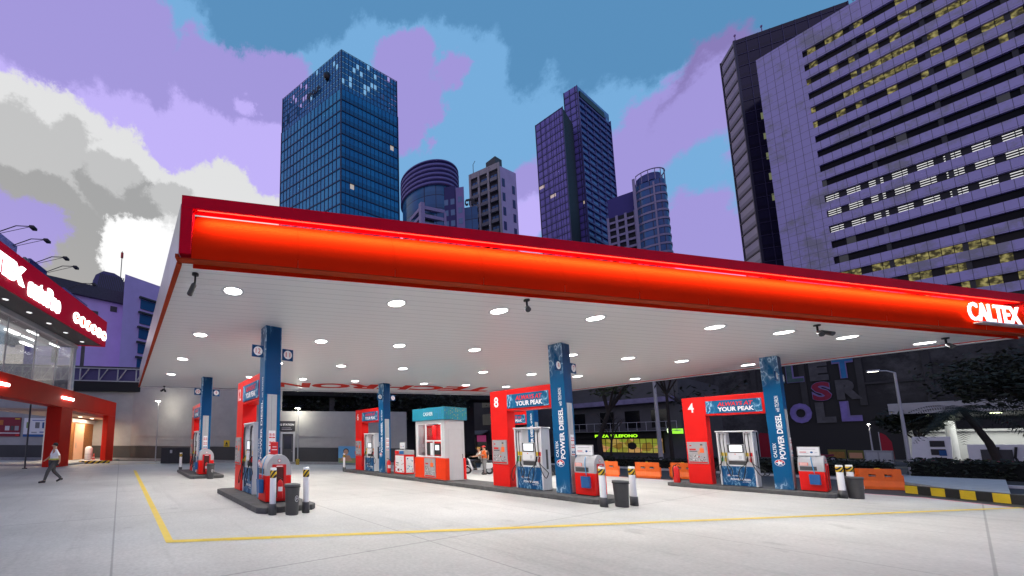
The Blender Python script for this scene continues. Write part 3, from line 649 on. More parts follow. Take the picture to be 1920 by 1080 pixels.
copy_tree(T0, (3.95, 18.55, 0), .3, 'dark bin in front of the far cabinet of column 10')

# ------------------------------------------------------------------ cashier booth
def booth():
    t = thing('cashier_booth', 'small white and red cashier booth with teal sign band', 'booth', (12.55, 11.5, .15), 0)
    w, l = 1.28, 1.82
    m = MB()          # walls with real window openings on -X side
    m.box(0, .06, 0, l, .02, 1.03)                      # below windows
    m.box(0, .06, 0, .17, 1.031, 2.72).box(0, .06, l-.12, l, 1.031, 2.72).box(0, .06, .1701, l-.1201, 2.58, 2.72)
    m.box(.061, w-.001, .0, .06, .02, 2.72).box(w-.06, w, .061, l, .02, 2.72).box(.061, w-.061, l-.06, l, .02, 2.72)
    m.box(.061, w-.061, .061, l-.061, 2.66, 2.72)
    m.build('wall', M('booth_wall', (.58, .58, .58), .5, var=.05), t, .006)
    box('floor', GREY, (.06, w-.06, .06, l-.06, .02, .05), t)
    fr = MB().box(-.02, .05, .17, .21, 1.03, 2.58).box(-.02, .05, l-.16, l-.12, 1.03, 2.58).box(-.02, .05, .2101, l-.1601, 2.54, 2.58).box(-.02, .05, .2101, l-.1601, 1.031, 1.08)
    fr.box(-.018, .048, 1.12, 1.17, 1.081, 2.539).box(-.018, .048, .2101, 1.1199, 1.74, 1.80).box(-.016, .046, .66, .70, 1.081, 1.739)
    fo = fr.build('window_frame', WHITE, t, .004)
    pane = M('clear_glass', (.9, .95, 1), .02, trans=1.0, spec=.5)
    box('pane', pane, (.012, .018, 1.17, l-.16, 1.08, 2.54), fo)
    box('pane', pane, (.012, .018, .21, 1.12, 1.80, 2.54), fo)
    sk = MB().box(-.045, -.002, -.04, l+.04, .05, 1.0).box(-.003, .20, -.045, -.002, .05, 1.0); sk.build('wainscot', RED_O, t); box('wainscot', RED, (w-.12, w+.02, -.045, -.002, .05, 1.0), t, .008)
    b = MB().box(-.10, w+.10, -.10, l+.10, 2.725, 3.30); b.build('sign_band', TEAL, t, .01)
    lettering('lettering', 'CASHIER', TXTW, t, (-.101, 1.18, 2.93), -Y_, Z_, .60, .17, .006, .012)
    # pattern of bright pixels on the -Y end of the band
    rnd = random.Random(5); pm = MB()
    for i in range(13):
        for k in range(9):
            if rnd.random() < .72:
                x = -.06+i*.113; z = 2.77+k*.056; pm.box(x, x+.012+rnd.random()*.06, -.1015, -.1005, z, z+.03, rnd.choice((0, 1, 2, 0)))
    for i in range(5):
        for k in range(9):
            if rnd.random() < .7:
                y = -.02+i*.11; z = 2.77+k*.056; pm.box(-.1015, -.1005, y, y+.05, z, z+.025, 1)
    pm.build('pixel_pattern', [M('px_green', (.05, .4, .2), .5), M('px_blue', (.02, .2, .55), .5), M('px_yellow', (.45, .42, .1), .5)], t)
    # poster on the wainscot
    pr = box('poster_frame', STEEL, (-.07, -.047, .52, 1.22, .10, .98), t, .005)
    m = MB()
    def q(u0, u1, v0, v1, mi, d):
        a = 1.19-.64*u0; b_ = 1.19-.64*u1; c = .13+.82*v0; e = .13+.82*v1; x = -.072-d*.0012; m.add([(x, a, c), (x, b_, c), (x, b_, e), (x, a, e)], [(0, 1, 2, 3)], mi)
    q(0, 1, 0, 1, 0, 0); q(.02, .98, 0, .08, 1, 1); q(.08, .35, .68, .76, 1, 1); q(.55, .85, .55, .78, 4, 1); q(.60, .75, .78, .95, 5, 1)
    for i in range(40):
        u = rnd.random()*.9; v = .09+rnd.random()*.45; s = .04+rnd.random()*.06; q(u, u+s, v, v+s*.6, rnd.choice((2, 3, 6)), 1+(i % 5)*.3)
    m.build('poster', [MATS['poster_grey'], TXTR, MATS['poster_mid'], MATS['poster_dark'], MATS['poster_orange'], SKIN, MATS['poster_light']], pr, fix=False)
    # interior fittings: red back wall panels, counter, monitor, card terminal
    box('interior_panel', RED, (w-.12, w-.07, .10, l-.1, 1.0, 2.6), t); box('counter', LGREY, (.10, .5, .1, l-.1, .85, .92), t)
    box('shelf_unit', WHITE, (.75, 1.1, .2, .9, 1.75, 2.15), t, .01); box('side_shelf', RED, (.5, .7, 1.2, 1.6, .95, 2.5), t)
    mo = box('monitor', BLACK, (-.01, .05, .28, .62, 1.14, 1.66), t, .01); box('monitor_screen', SCREEN, (-.014, -.0105, .33, .56, 1.35, 1.58), mo)
    box('coin_window', TXTD, (-.012, .0, .75, 1.08, 1.12, 1.70), t); box('terminal', WHITE, (-.02, .02, .72, .86, 1.10, 1.68), t, .005)
    MB().tube([(w-.22, -.03, 1.02), (w-.22, -.06, 1.04), (w-.22, -.06, 1.16), (w-.22, -.03, 1.18)], .012, 6).build('door_handle', BLACK, t)
    dm = MB().box(.24, .245, -.004, -.001, .05, 2.3).box(w-.16, w-.155, -.004, -.001, .05, 2.3).box(.2451, w-.1601, -.004, -.001, 2.295, 2.3); dm.build('door_outline', GREY, t)
    l_ = bpy.data.lights.new('booth_light', 'AREA'); l_.size = .5; l_.energy = 12; lo = bpy.data.objects.new('booth_light', l_); COL.objects.link(lo); lo.parent = t; lo.location = (w/2, l/2, 2.6)
    box('ceiling_lamp', LAMP, (w/2-.2, w/2+.2, l/2-.2, l/2+.2, 2.63, 2.655), t)
booth()
# poster stand between booth and column 6
t = thing('poster_stand', 'red and grey box stand with advertising posters between cashier booth and column 6', 'display stand', (13.25, 14.95, .15))
box('body', RED, (0, .72, 0, .78, .02, 1.05), t, .012); box('top_cap', GREY, (0, .72, 0, .78, 1.052, 1.30), t, .03)
def small_poster(parent, w0, w1, z0, z1, axis, off, seed, pal):
    rnd = random.Random(seed); m = MB()
    def q(u0, u1, v0, v1, mi, d):
        a = w0+(w1-w0)*u0; b = w0+(w1-w0)*u1; c = z0+(z1-z0)*v0; e = z0+(z1-z0)*v1; o = off-d*.0012-.001
        pts = [(o, a, c), (o, b, c), (o, b, e), (o, a, e)] if axis == 'x' else [(a, o, c), (b, o, c), (b, o, e), (a, o, e)]
        m.add(pts, [(0, 1, 2, 3)], mi)
    q(0, 1, 0, 1, 0, 0)
    for i in range(26):
        u = rnd.random()*.85; v = rnd.random()*.9; s = .05+rnd.random()*.12; q(u, min(u+s, .98), v, min(v+s*.4, .98), rnd.randrange(1, len(pal)), 1+(i % 6)*.3)
    return m.build('poster', pal, parent, fix=False)
small_poster(t, .74, .04, .10, 1.0, 'x', 0, 4, [WHITE, MATS['poster_dark'], MATS['poster_mid'], TXTR, M('pale_sand', (.6, .4, .25), .5)])
small_poster(t, .10, .64, .10, .95, 'y', 0, 9, [WHITE, M('sky_print', (.2, .4, .6), .5), MATS['poster_grey'], MATS['pale_sand'], EMB_B])
m = MB().box(-.006, -.002, .42, .76, 1.08, 1.25, 0).box(-.006, -.002, .05, .40, 1.08, 1.25, 1); m.build('logo_strip', [TXTR, BLUE_P], t)
sign_board('white notice board on top of the poster stand near column 6', (13.45, 15.3, 1.46), .42, .36)

# ------------------------------------------------------------------ back wall with dark base, posters, door
WP = [(-16, 50), (-8.9, 46.5), (.9, 42.0), (12.18, 29.72), (17.73, 26.42), (21.65, 24.08)]
WALLC = M('boundary_wall', (.38, .375, .36), .8, var=.12, vscale=.8, bump=.2); WALLD = M('wall_dark_base', (.055, .055, .055), .7, var=.15, vscale=1)
bw = thing('boundary_wall', 'long grey boundary wall with dark painted base behind the forecourt', 'wall')
m = MB(); m2 = MB(); m3 = MB()
for i, (a, b) in enumerate(zip(WP[:-1], WP[1:])):
    a = Vector((*a, 0)); b = Vector((*b, 0)); d = (b-a).normalized(); n = Vector((d.y, -d.x, 0)); top = 7.55 if i < 3 else 4.6
    def pr(mb, o0, o1, z0, z1, a=a, b=b, n=n):
        vs = [p+n*o+Z_*z for z in (z0, z1) for o in (o0, o1) for p in (a, b)]
        mb.add(vs, [(0, 2, 3, 1), (4, 5, 7, 6), (0, 1, 5, 4), (2, 6, 7, 3), (0, 4, 6, 2), (1, 3, 7, 5)])
    pr(m, -.25, 0, 0, top); pr(m2, .003, .03, .22, 1.42); pr(m3, .0, .30, 0, .20)
    if i >= 2: pr(m, .003, .05, 1.46, 1.55); pr(m, .003, .05, 2.35, 2.43); pr(m, -.02, .025, 2.0, 2.04)
m.build('wall_face', WALLC, bw); m2.build('dark_base', WALLD, bw); m3.build('plinth', M('wall_plinth', (.3, .3, .3), .8, var=.2), bw)
# locate a point along a wall segment
def wseg(i, x):
    (x0, y0), (x1, y1) = WP[i], WP[i+1]; f = (x-x0)/(x1-x0); d = Vector((x1-x0, y1-y0, 0)).normalized()
    return Vector((x, y0+(y1-y0)*f, 0)), d, Vector((d.y, -d.x, 0))
def wall_thing(name, label, cat, i, x, z, out=.035, group=None):
    p, d, n = wseg(i, x); return thing(name, label, cat, p+n*out+Z_*z, math.atan2(d.y, d.x), group)
def flat_poster(t, w, h, base, rows):
    box('panel', base, (0, w, -.03, 0, 0, h), t, .004)
    for k, (u0, u1, v0, v1, mt_) in enumerate(rows): box('print', mt_, (w*u0, w*u1, -.034-.0015*k, -.0305-.0015*k, h*v0, h*v1), t)
t = wall_thing('wall_poster', 'dark red poster with row of small pictures on the wall at the far left', 'poster', 1, -10.55, 2.25)
flat_poster(t, 2.05, 1.9, M('maroon', (.22, .005, .02), .5), [(.02, .98, .16, .20, TXTW), (.30, .5, .32, .55, MATS['poster_light']), (.55, .7, .32, .55, MATS['poster_dark']), (.74, .92, .32, .55, MATS['poster_grey']), (.72, .95, .90, .95, YEL), (.80, .96, .03, .12, RED_P), (.02, .2, .6, .85, M('poster_amber', (.5, .15, .02), .5))])
t = wall_thing('wall_poster', 'white poster with blue product pictures and blue foot strip beside the red store pillar', 'poster', 1, -8.43, 2.25)
flat_poster(t, 2.55, 1.85, WHITE, [(0, 1, 0, .13, BLUE_P), (.42, .58, .46, .78, MATS['poster_mid']), (.68, .80, .46, .78, EMB_B), (.84, .95, .46, .78, EMB_B), (.3, .92, .86, .90, M('text_blue', (.1, .15, .4), .5)), (.3, .5, .2, .26, MATS['poster_grey']), (.6, .75, .22, .28, MATS['text_blue']), (.10, .22, .46, .78, M('olive_print', (.25, .35, .08), .5))])
# doorway and station sign
t = wall_thing('doorway', 'grey recessed service doorway in the boundary wall beside the tall lamp post', 'door', 3, 12.35, 0, .05)
MB().box(-.15, 0, -.12, 0, .0, 2.75).box(.95, 1.10, -.12, 0, 0, 2.75).box(.0001, .9499, -.12, 0, 2.6, 2.75).build('frame', LGREY, t, .01); box('leaf', DGREY, (0.001, .949, -.04, -.001, .02, 2.599), t); MB().cyl((.85, -.09, 1.1), (.85, -.041, 1.1), .03, n=10).build('handle', STEEL, t)
box('glazing', GLASS_D, (.15, .8, -.045, -.0405, 1.3, 2.4), t)
t = wall_thing('station_sign', 'dark sign with white lettering above the doorway in the boundary wall', 'sign', 3, 11.9 if False else 12.2, 2.86, .10)
box('panel', M('sign_charcoal', (.035, .035, .04), .5), (-1.3, 1.28, -.06, 0, 0, .86), t, .01)
lettering('lettering', 'CHARGING STATION', TXTW, t, (-1.12, -.061, .46), X_, Z_, 2.3, .17, .006, .03); box('underline', TXTW, (.1, 1.0, -.066, -.0605, .12, .15), t); box('underline', TXTW, (.1, .9, -.066, -.0605, .25, .27), t)
p, d, n = wseg(1, -1.0)
t = wall_thing('utility_box', 'low dark metal cabinet row against the back wall left of column 10', 'utility cabinet', 2, 3.0, 0, 2.0); t.location = (3.2, 33.6, 0); t.rotation_euler.z = R(-24)
MB().box(0, 2.3, -.5, 0, .05, 1.35).build('cabinet', M('dark_steel', (.02, .02, .021), .4, var=.3), t, .01); m = MB()
for k in range(4): m.box(.05+k*.57, .55+k*.57, -.515, -.502, .12, 1.28)
m.build('cabinet_door', MATS['dark_steel'], t, .004); box('meter_window', GREY, (.72, .9, -.52, -.516, .9, 1.15), t)
for i, x, z, lab in ((2, 9.0, 1.5, 'small yellow warning sign on the grey wall left of portal 12'),):
    t = wall_thing('warning_sign', lab, 'sign', i, 8.35, 1.42, .06); box('plate', YEL, (0, .62, -.02, 0, 0, .6), t, .006); m = MB(); m.add([(.31, -.022, .5), (.15, -.022, .2), (.47, -.022, .2)], [(0, 1, 2)]); m.box(.12, .5, -.0225, -.0205, .06, .13); m.build('pictogram', TXTD, t, fix=False)
# picture banner low on the wall beside bollard at portal 6
t = wall_thing('picture_banner', 'low picture banner of a person under blue sky at the wall left of portal 6', 'banner', 4, 17.75, .12, .4)
box('panel', M('sky_banner', (.12, .35, .6), .5), (-1.4, 1.4, -.05, 0, 0, 1.45), t, .01); m = MB(); m.box(-1.39, 1.39, -.053, -.051, .03, .45, 0)
m.add([(-.75+.2*math.cos(a), -.056, .95+.24*math.sin(a)) for a in [R(i*30) for i in range(12)]], [tuple(range(12))], 1); m.add([(-.75+.24*math.cos(a), -.0545, 1.03+.24*math.sin(a)) for a in [R(i*30) for i in range(12)]], [tuple(range(12))], 2)
m.add([(-1.25, -.055, .2), (-.2, -.055, .2), (-.45, -.055, .68), (-.95, -.055, .68)], [(0, 1, 2, 3)], 1); m.build('picture', [M('field_print', (.25, .3, .12), .6), SKIN, TXTD], t, fix=False); lettering('lettering', 'MOVE', TXTR, t, (.0, -.052, .75), X_, Z_, 1.0, .3, .006, .05)

# ------------------------------------------------------------------ store building at the left
SA = Vector((-3.22, 32.76, 0)); SU = math.atan2(.939, .344)
st = thing('store_building', 'store building with red portal frame, glazed upper floor and illuminated red sign band', 'building', SA, SU)
# local x = along the facade (away), local -y = out towards the forecourt
REDF = M('store_red', (.60, .02, .008), .5, var=.12, vscale=.6, spec=.15)
m = MB().box(-14, 7.8, 0, .95, 4.2, 5.54).box(6.2, 7.8, 0, .45, .0, 4.199).box(-1.5, 0, 0, .95, 0, 4.199); m.build('portal_frame', REDF, st, .03)
box('portal_return', M('portal_red', (.55, .006, .008), .35), (-.001+.002, .35, .951, 1.25, .1, 4.18), st)
box('entrance_soffit', M('soffit_cream', (.65, .5, .38), .5), (.0, 12.4, .951, 5.2, 4.0, 4.19), st)
box('step', M('step_concrete', (.4, .4, .38), .8, var=.2), (-.2, 12.6, .2, 5.2, 0, .14), st)
box('timber_wall', ORN_W, (6.2, 12.4, 3.0, 3.2, .141, 3.99), st); box('timber_wall', ORN_W, (12.2, 12.4, .96, 2.99, .141, 3.99), st); box('lobby_side', LGREY, (6.2, 6.35, 3.21, 5.2, .141, 3.99), st)
d_ = box('entrance_door', M('door_cream_glow', (.75, .45, .28), .5, emit=(.9, .5, .3), es=.12), (6.85, 8.45, 2.93, 2.995, .16, 3.45), st, .005); MB().cyl((7.0, 2.88, 1.2), (7.0, 2.88, 1.7), .02, n=8).build('handle', STEEL, d_)  # slight emission on the cream door stands in for warm lamp bounce
box('white_transom', LGREY, (6.25, 12.1, 2.9, 2.99, 3.55, 3.9), st)
for i, x in enumerate((3.4, 5.6, 7.8)):
    MB().lathe([(0, 0), (.14, 0), (.16, .012)], 16, 0, (x+.3, 2.2, 3.985)).build('soffit_lamp', M('warm_lamp', (1, .9, .8), .4, emit=(1, .85, .65), es=9), st)
    l = bpy.data.lights.new('soffit_light', 'AREA'); l.size = .3; l.energy = 110; l.color = (1, .82, .62); lo = bpy.data.objects.new('soffit_light', l); COL.objects.link(lo); lo.parent = st; lo.location = (x+.3, 2.2, 3.93)
# upper storey: glazing, roof slab, inner rooms
box('upper_floor_slab', GREY, (-14, -.3, .96, 7, 5.2, 5.53), st)
box('room_back_wall', M('room_wall', (.16, .16, .16), .7, var=.3, vscale=.5), (-14, -.35, 6.8, 7, 5.54, 8.8), st); box('room_ceiling', M('room_ceil', (.40, .40, .40), .6), (-14, -.35, .1, 6.79, 8.8, 8.95), st)
box('glass_pane', M('shop_glass', (.75, .8, .82), .03, trans=1.0, spec=.6, alpha=.35), (-14, -.42, .02, .05, 5.55, 8.78), st)
m = MB().box(-.62, -.28, -.05, .2, 5.545, 8.72).box(-14, -.2, -.10, .25, 8.72, 8.99); m.build('glazing_rail', LGREY, st, .01)
for x in (-12.5, -10, -7.5, -5, -2.7): box('glazing_joint', GREY, (x, x+.03, .0, .08, 5.55, 8.71), st)
box('room_end_glass', MATS['shop_glass'], (-.40, -.34, .2, 6.7, 5.55, 8.78), st)
for x, y in ((-9, 1.8), (-6.8, 3.0), (-4.0, 2.0), (-2.6, 4.6), (-8.0, 5.4), (-.9, 3.0)):
    box('ceiling_light', LAMP, (x-.55, x+.55, y-.12, y+.12, 8.72, 8.79), st)
l = bpy.data.lights.new('room_light', 'AREA'); l.shape = 'RECTANGLE'; l.size = 12; l.size_y = 4; l.energy = 130; lo = bpy.data.objects.new('room_light', l); COL.objects.link(lo); lo.parent = st; lo.location = (-7, 3.5, 8.65)
# sign band
m = MB().box(-16, -.25, -2.0, -1.85, 8.97, 10.92).box(-.40, -.25, -1.849, .5, 8.97, 10.92); sb = m.build('sign_band', M('sign_red', (.22, .002, .014), .6, spec=.08, emit=(.5, .002, .03), es=.35), st, .01)
box('sign_soffit', M('soffit_dark', (.10, .10, .10), .6), (-16, -.41, -1.84, -.12, 9.0, 9.06), st); box('roof', GREY, (-16, -.41, -1.84, 7, 9.07, 9.5), st)
for x in (-10.3, -8.4, -6.5, -4.6, -2.4): MB().lathe([(0, 0), (.12, 0), (.14, .01)], 14, 0, (x+1.0, -.9, 8.99)).build('soffit_lamp', M('dim_lamp', (1, 1, 1), .4, emit=(1, 1, 1), es=1.2), st)
LF = M('sign_letter_lit', (1, 1, 1), .4, emit=(1, .96, .97), es=3.0)
lettering('lettering', 'CALTEX', LF, st, (-14.2, -2.0, 9.45), X_, Z_, 4.3, .98, .10, .06)
lettering('lettering', 'autoPro', LF, st, (-9.55, -2.0, 9.20), X_, Z_, 2.9, 1.1, .10, .05)
for i in range(6):
    x = -4.72+i*.80; c = (x, -2.06, 9.72+.0*i)
    dsk = MB().cyl((x, -2.0, 9.70), (x, -2.08, 9.70), .36, n=24).build('round_icon', LF, st)
    q = MB(); rnd = random.Random(i)
    if i == 0: q.tube([(x-.18, -2.09, 9.85), (x-.05, -2.09, 9.6), (x+.2, -2.09, 9.8)], .05, 6)
    elif i == 1: q.box(x-.13, x+.13, -2.09, -2.082, 9.5, 9.9)
    elif i == 2: q.tube([(x-.1, -2.09, 9.5), (x+.12, -2.09, 9.92)], .06, 6)
    elif i == 3: q.box(x-.16, x+.16, -2.09, -2.082, 9.55, 9.68).box(x-.1, x+.1, -2.09, -2.082, 9.7, 9.9)
    elif i == 4: q.box(x-.05, x+.05, -2.09, -2.082, 9.5, 9.9).box(x-.15, x+.15, -2.09, -2.082, 9.82, 9.9)
    else: q.tube([(x-.15, -2.09, 9.6), (x, -2.09, 9.85), (x+.15, -2.09, 9.6)], .05, 6)
    q.build('pictogram', M('icon_orange', (.8, .1, .02), .4, emit=(1, .12, .03), es=.8), dsk)
# flood lamps fixed on the red portal beam
for x, w in ((-8.2, 1.1), (-1.7, .8), (-.75, .55)):
    f = box('flood_lamp', M('flood_white', (1, 1, 1), .4, emit=(1, .97, .9), es=7), (x, x+w, -.14, -.02, 4.78, 4.95), st, .02)
# thin post standing free in front
t = thing('thin_post', 'thin dark steel post rising to the red beam of the store', 'post', G(46, 879, 0)); MB().cyl((0, 0, 0), (0, 0, 4.2), .05, n=10).build('tube', DGREY, t); MB().cyl((0, 0, 0), (0, 0, .06), .14, n=12).build('foot', DGREY, t)
# things at the entrance
t = thing('water_container', 'white upright container standing at the store entrance', 'container', G(165, 862, .14)); MB().lathe([(0, 0), (.28, 0), (.30, .04), (.30, 1.05), (.2, 1.2), (0, 1.22)], 20).build('body', WHITE, t); MB().lathe([(.303, .5), (.308, .51), (.308, .53), (.303, .54)], 20).build('seam', GREY, t)
t = thing('traffic_cone', 'red traffic cone with white collar at the store entrance', 'traffic cone', G(175, 864, .02)); MB().lathe([(.15, 0), (.14, .03), (.02, .7), (0, .7)], 16).build('cone', RED_P, t); MB().lathe([(.105, .25), (.085, .38)], 16).build('collar', WHITE, t); box('base', RED_P, (-.2, .2, -.2, .2, 0, .03), t, .01)
HZY = hazard_mat('hazard_block', 2.4)
t = thing('wheel_stop', 'black and yellow striped wheel stop in front of the store entrance', 'wheel stop', G(177, 869, 0), SU-.9); MB().prism([(-.16, 0), (.16, 0), (.10, .22), (-.10, .22)], -1.1, 1.1, fn=lambda a, b, c: (c, a, b)).build('block', HZY, t, .01); MB().cyl((-.8, 0, .21), (-.8, 0, .225), .03, n=8).cyl((.8, 0, .21), (.8, 0, .225), .03, n=8).build('bolt', STEEL, t)
a, b = G(140, 873, 0), G(300, 869, 0); dd = (b-a).normalized(); nn = Vector((-dd.y, dd.x, 0)); hz = MB(); hz.add([a, b, b+nn*.30, a+nn*.3], [(0, 1, 2, 3)]); o = hz.build('hazard_line', hazard_mat('hazard_line_mat', 1.1)); o.location.z = .006; struct(o)

# ------------------------------------------------------------------ hoarding on the roof edge behind the store
def LS(s, off, z): return SA+Vector((.344, .939, 0))*s+Vector((.939, -.344, 0))*off+Z_*z
hd = thing('billboard_wall', 'long rooftop billboard with pale and dark blue panels behind the store sign', 'billboard', LS(0, -5, 0), SU)
PUR = M('billboard_lilac', (.48, .40, .78), .6, var=.15)
m = MB(); m.box(-12, .3, 0, .2, 12.5, 16.7).build('panel', PUR, hd); box('panel', M('billboard_grey', (.3, .28, .3), .6), (1.35, 1.9, 0.02, .2, 12.5, 16.4), hd)
box('panel', M('billboard_navy', (.03, .03, .22), .5), (1.95, 4.2, 0, .2, 13.2, 16.6), hd); box('panel', PUR, (4.2, 6.4, 0.01, .2, 12.5, 15.9), hd); box('panel', M('billboard_violet', (.16, .12, .42), .5), (7.0, 11.5, 0, .2, 12.5, 16.35), hd)
box('panel', M('billboard_teal', (.01, .12, .25), .5), (1.97, 4.2, -.01, -.001, 13.2, 14.4), hd)
m = MB()
for x in (.6, 1.1, 6.55, 6.9, 11.7): m.box(x, x+.18, .05, .35, 9, 16.2)
m.build('post', DGREY, hd); lettering('lettering', 'family', TXTD, hd, (-3.4, -.002, 14.3), X_, Z_, 2.6, .9, .01, .03); lettering('lettering', 'POWER', M('pale_blue_letter', (.25, .45, .6), .5), hd, (2.1, -.012, 14.5), X_, Z_, 1.9, .55, .01, .03); lettering('lettering', 'HOPPING', M('violet_letter', (.3, .25, .5), .5), hd, (7.4, -.002, 14.6), X_, Z_, 3.4, .7, .01, .03)
for x in (-1.9, -.2, 2.5, 4.1, 7.6):
    m = MB().tube([(x, 0, 16.5), (x, -1.2, 17.15), (x, -2.2, 17.2)], .035, 5).tube([(x+.15, 0, 16.5), (x, -2.2, 17.2)], .02, 5); a = m.build('lamp_arm', DGREY, hd); box('lamp_head', BLACK, (x-.22, x+.22, -2.45, -2.15, 17.0, 17.18), a)

# ------------------------------------------------------------------ cctv cameras under the canopy
def cctv(loc, label, rz, twin=False):
    t = thing('cctv_camera', label, 'security camera', loc, rz, 'security cameras under the canopy')
    MB().lathe([(0, 0), (.07, 0), (.07, -.04), (0, -.04)], 14).build('mount', BLACK, t); MB().cyl((0, 0, -.04), (0, 0, -.22), .022, n=8).build('stem', BLACK, t)
    for s in ((-.3, .5) if twin else (0,)):
        c, sn = math.cos(s), math.sin(s); MB().tube([(0, 0, -.20), (.06*c, .06*sn, -.23), (.30*c, .30*sn, -.36)], [.02, .055, .062], 10).build('camera_body', DGREY, t)
cctv((1.17, 7.75, H), 'security camera at the left front corner of the canopy ceiling', R(100)); cctv((8.48, 5.05, H), 'security camera under the canopy front between columns 12 and 8', R(215)); cctv((17.49, 1.9, H), 'twin security camera under the canopy front near column 4', R(215), True)
cctv((22.9, .1, H-.02), 'tiny security camera at the right end of the canopy edge', R(200)); cctv((2.2, 24.7, H), 'tiny security camera at the far left canopy edge', R(250), True)

# ------------------------------------------------------------------ orange barriers and striped kerb wall
def barrier(loc, rz, label, L_=1.35):
    t = thing('plastic_barrier', label, 'road barrier', loc, rz, 'orange plastic road barriers')
    m = MB(); prof = [(-.24, 0), (.24, 0), (.24, .12), (.12, .35), (.09, .86), (-.09, .86), (-.12, .35), (-.24, .12)]
    hw = L_/2; sl = [(-hw*.55, -hw*.20), (hw*.20, hw*.55)]; cuts = [(-hw, sl[0][0]), (sl[0][1], sl[1][0]), (sl[1][1], hw)]
    for a, b in cuts: m.prism(prof, a, b, fn=lambda p, q, c: (c, p, q))
    for a, b in sl:
        m.prism([(-.24, 0), (.24, 0), (.24, .12), (.12, .35), (.11, .52), (-.11, .52), (-.12, .35), (-.24, .12)], a+.0001, b-.0001, fn=lambda p, q, c: (c, p, q)); m.prism([(-.105, .62), (.105, .62), (.09, .8601), (-.09, .8601)], a+.0001, b-.0001, fn=lambda p, q, c: (c, p, q))
    m.build('shell', ORANGE_P, t, .008); m = MB()
    for a, b in sl: m.box(a+.02, b-.02, -.10, .10, .545, .565)
    m.build('slot_liner', GREY, t); box('stop_lug', ORANGE_P, (hw+.001, hw+.07, -.06, .06, .1, .6), t); box('filler_cap', YEL, (-.05, .05, -.05, .05, .861, .885), t); box('stop_lug', ORANGE_P, (-hw-.07, -hw-.001, -.06, .06, .1, .6), t)
a0 = Vector((28.0, 2.55, 0)); a1 = Vector((28.75, 1.55, 0))
barrier((a0+a1)/2+Vector((.05, .05, 0)), math.atan2((a1-a0).y, (a1-a0).x), 'large orange barrier on the road edge right of the bollard pair, beside the striped kerb', 1.2)
barrier((25.75, 9.05, 0), R(-64), 'orange barrier standing between portal 8 and portal 4 with two slots', 1.0)
barrier((25.1, 10.7, 0), R(-62), 'orange barrier partly hidden behind the bollards of island 8', 1.0); barrier((26.95, 7.9, 0), R(-62), 'orange barrier half hidden behind the left panel of portal 4', 1.0)
p0 = Vector((26.95, 1.38, 0)); p1 = Vector((24.6, -.80, 0)); p2 = Vector((20, -5.2, 0)); kw = MB()
t = thing('striped_kerb', 'low black and yellow block striped kerb wall along the forecourt edge', 'kerb wall', p0, math.atan2((p1-p0).y, (p1-p0).x))
L_ = (p2-p0).length; k = 24
for i in range(k): kw.box(L_*i/k+.0002, L_*(i+1)/k-.0002, -.09, .09, 0, .30, i % 2)
kw.build('blocks', [M('kerb_yellow', (.68, .47, .02), .55, var=.15), M('kerb_black', (.02, .02, .02), .6, var=.3)], t); box('cap', CONC, (0, L_, -.095, .095, .301, .315), t)

# ------------------------------------------------------------------ people and scooter
def skin_mesh(name, joints, edges, mat, parent=None, sub=2, root=0):
    me = bpy.data.meshes.new('s'); keys = list(joints); me.from_pydata([joints[k][0] for k in keys], [(keys.index(a), keys.index(b)) for a, b in edges], [])
    o = bpy.data.objects.new('s', me); COL.objects.link(o); o.modifiers.new('skin', 'SKIN'); sv = me.skin_vertices[0].data
    for i, k in enumerate(keys):
        r = joints[k][1]; sv[i].radius = (r, r) if not isinstance(r, tuple) else r
        sv[i].use_root = (i == root)
    s = o.modifiers.new('sub', 'SUBSURF'); s.levels = sub; s.render_levels = sub
    nm = bpy.data.meshes.new_from_object(o.evaluated_get(bpy.context.evaluated_depsgraph_get())); bpy.data.objects.remove(o); bpy.data.meshes.remove(me)
    nm.materials.clear(); nm.materials.append(mat); nm.name = name
    for p in nm.polygons: p.use_smooth = True
    n = bpy.data.objects.new(name, nm); COL.objects.link(n)
    if parent: n.parent = parent
    return n
def ell(mb, c, r, mi=0, n=12, k=8):
    vs = [(c[0]+r[0]*math.sin(math.pi*i/k)*math.cos(2*math.pi*j/n), c[1]+r[1]*math.sin(math.pi*i/k)*math.sin(2*math.pi*j/n), c[2]+r[2]*math.cos(math.pi*i/k)) for i in range(k+1) for j in range(n)]
    mb.add(vs, [(i*n+j, i*n+(j+1) % n, (i+1)*n+(j+1) % n, (i+1)*n+j) for i in range(k) for j in range(n)], mi, True)
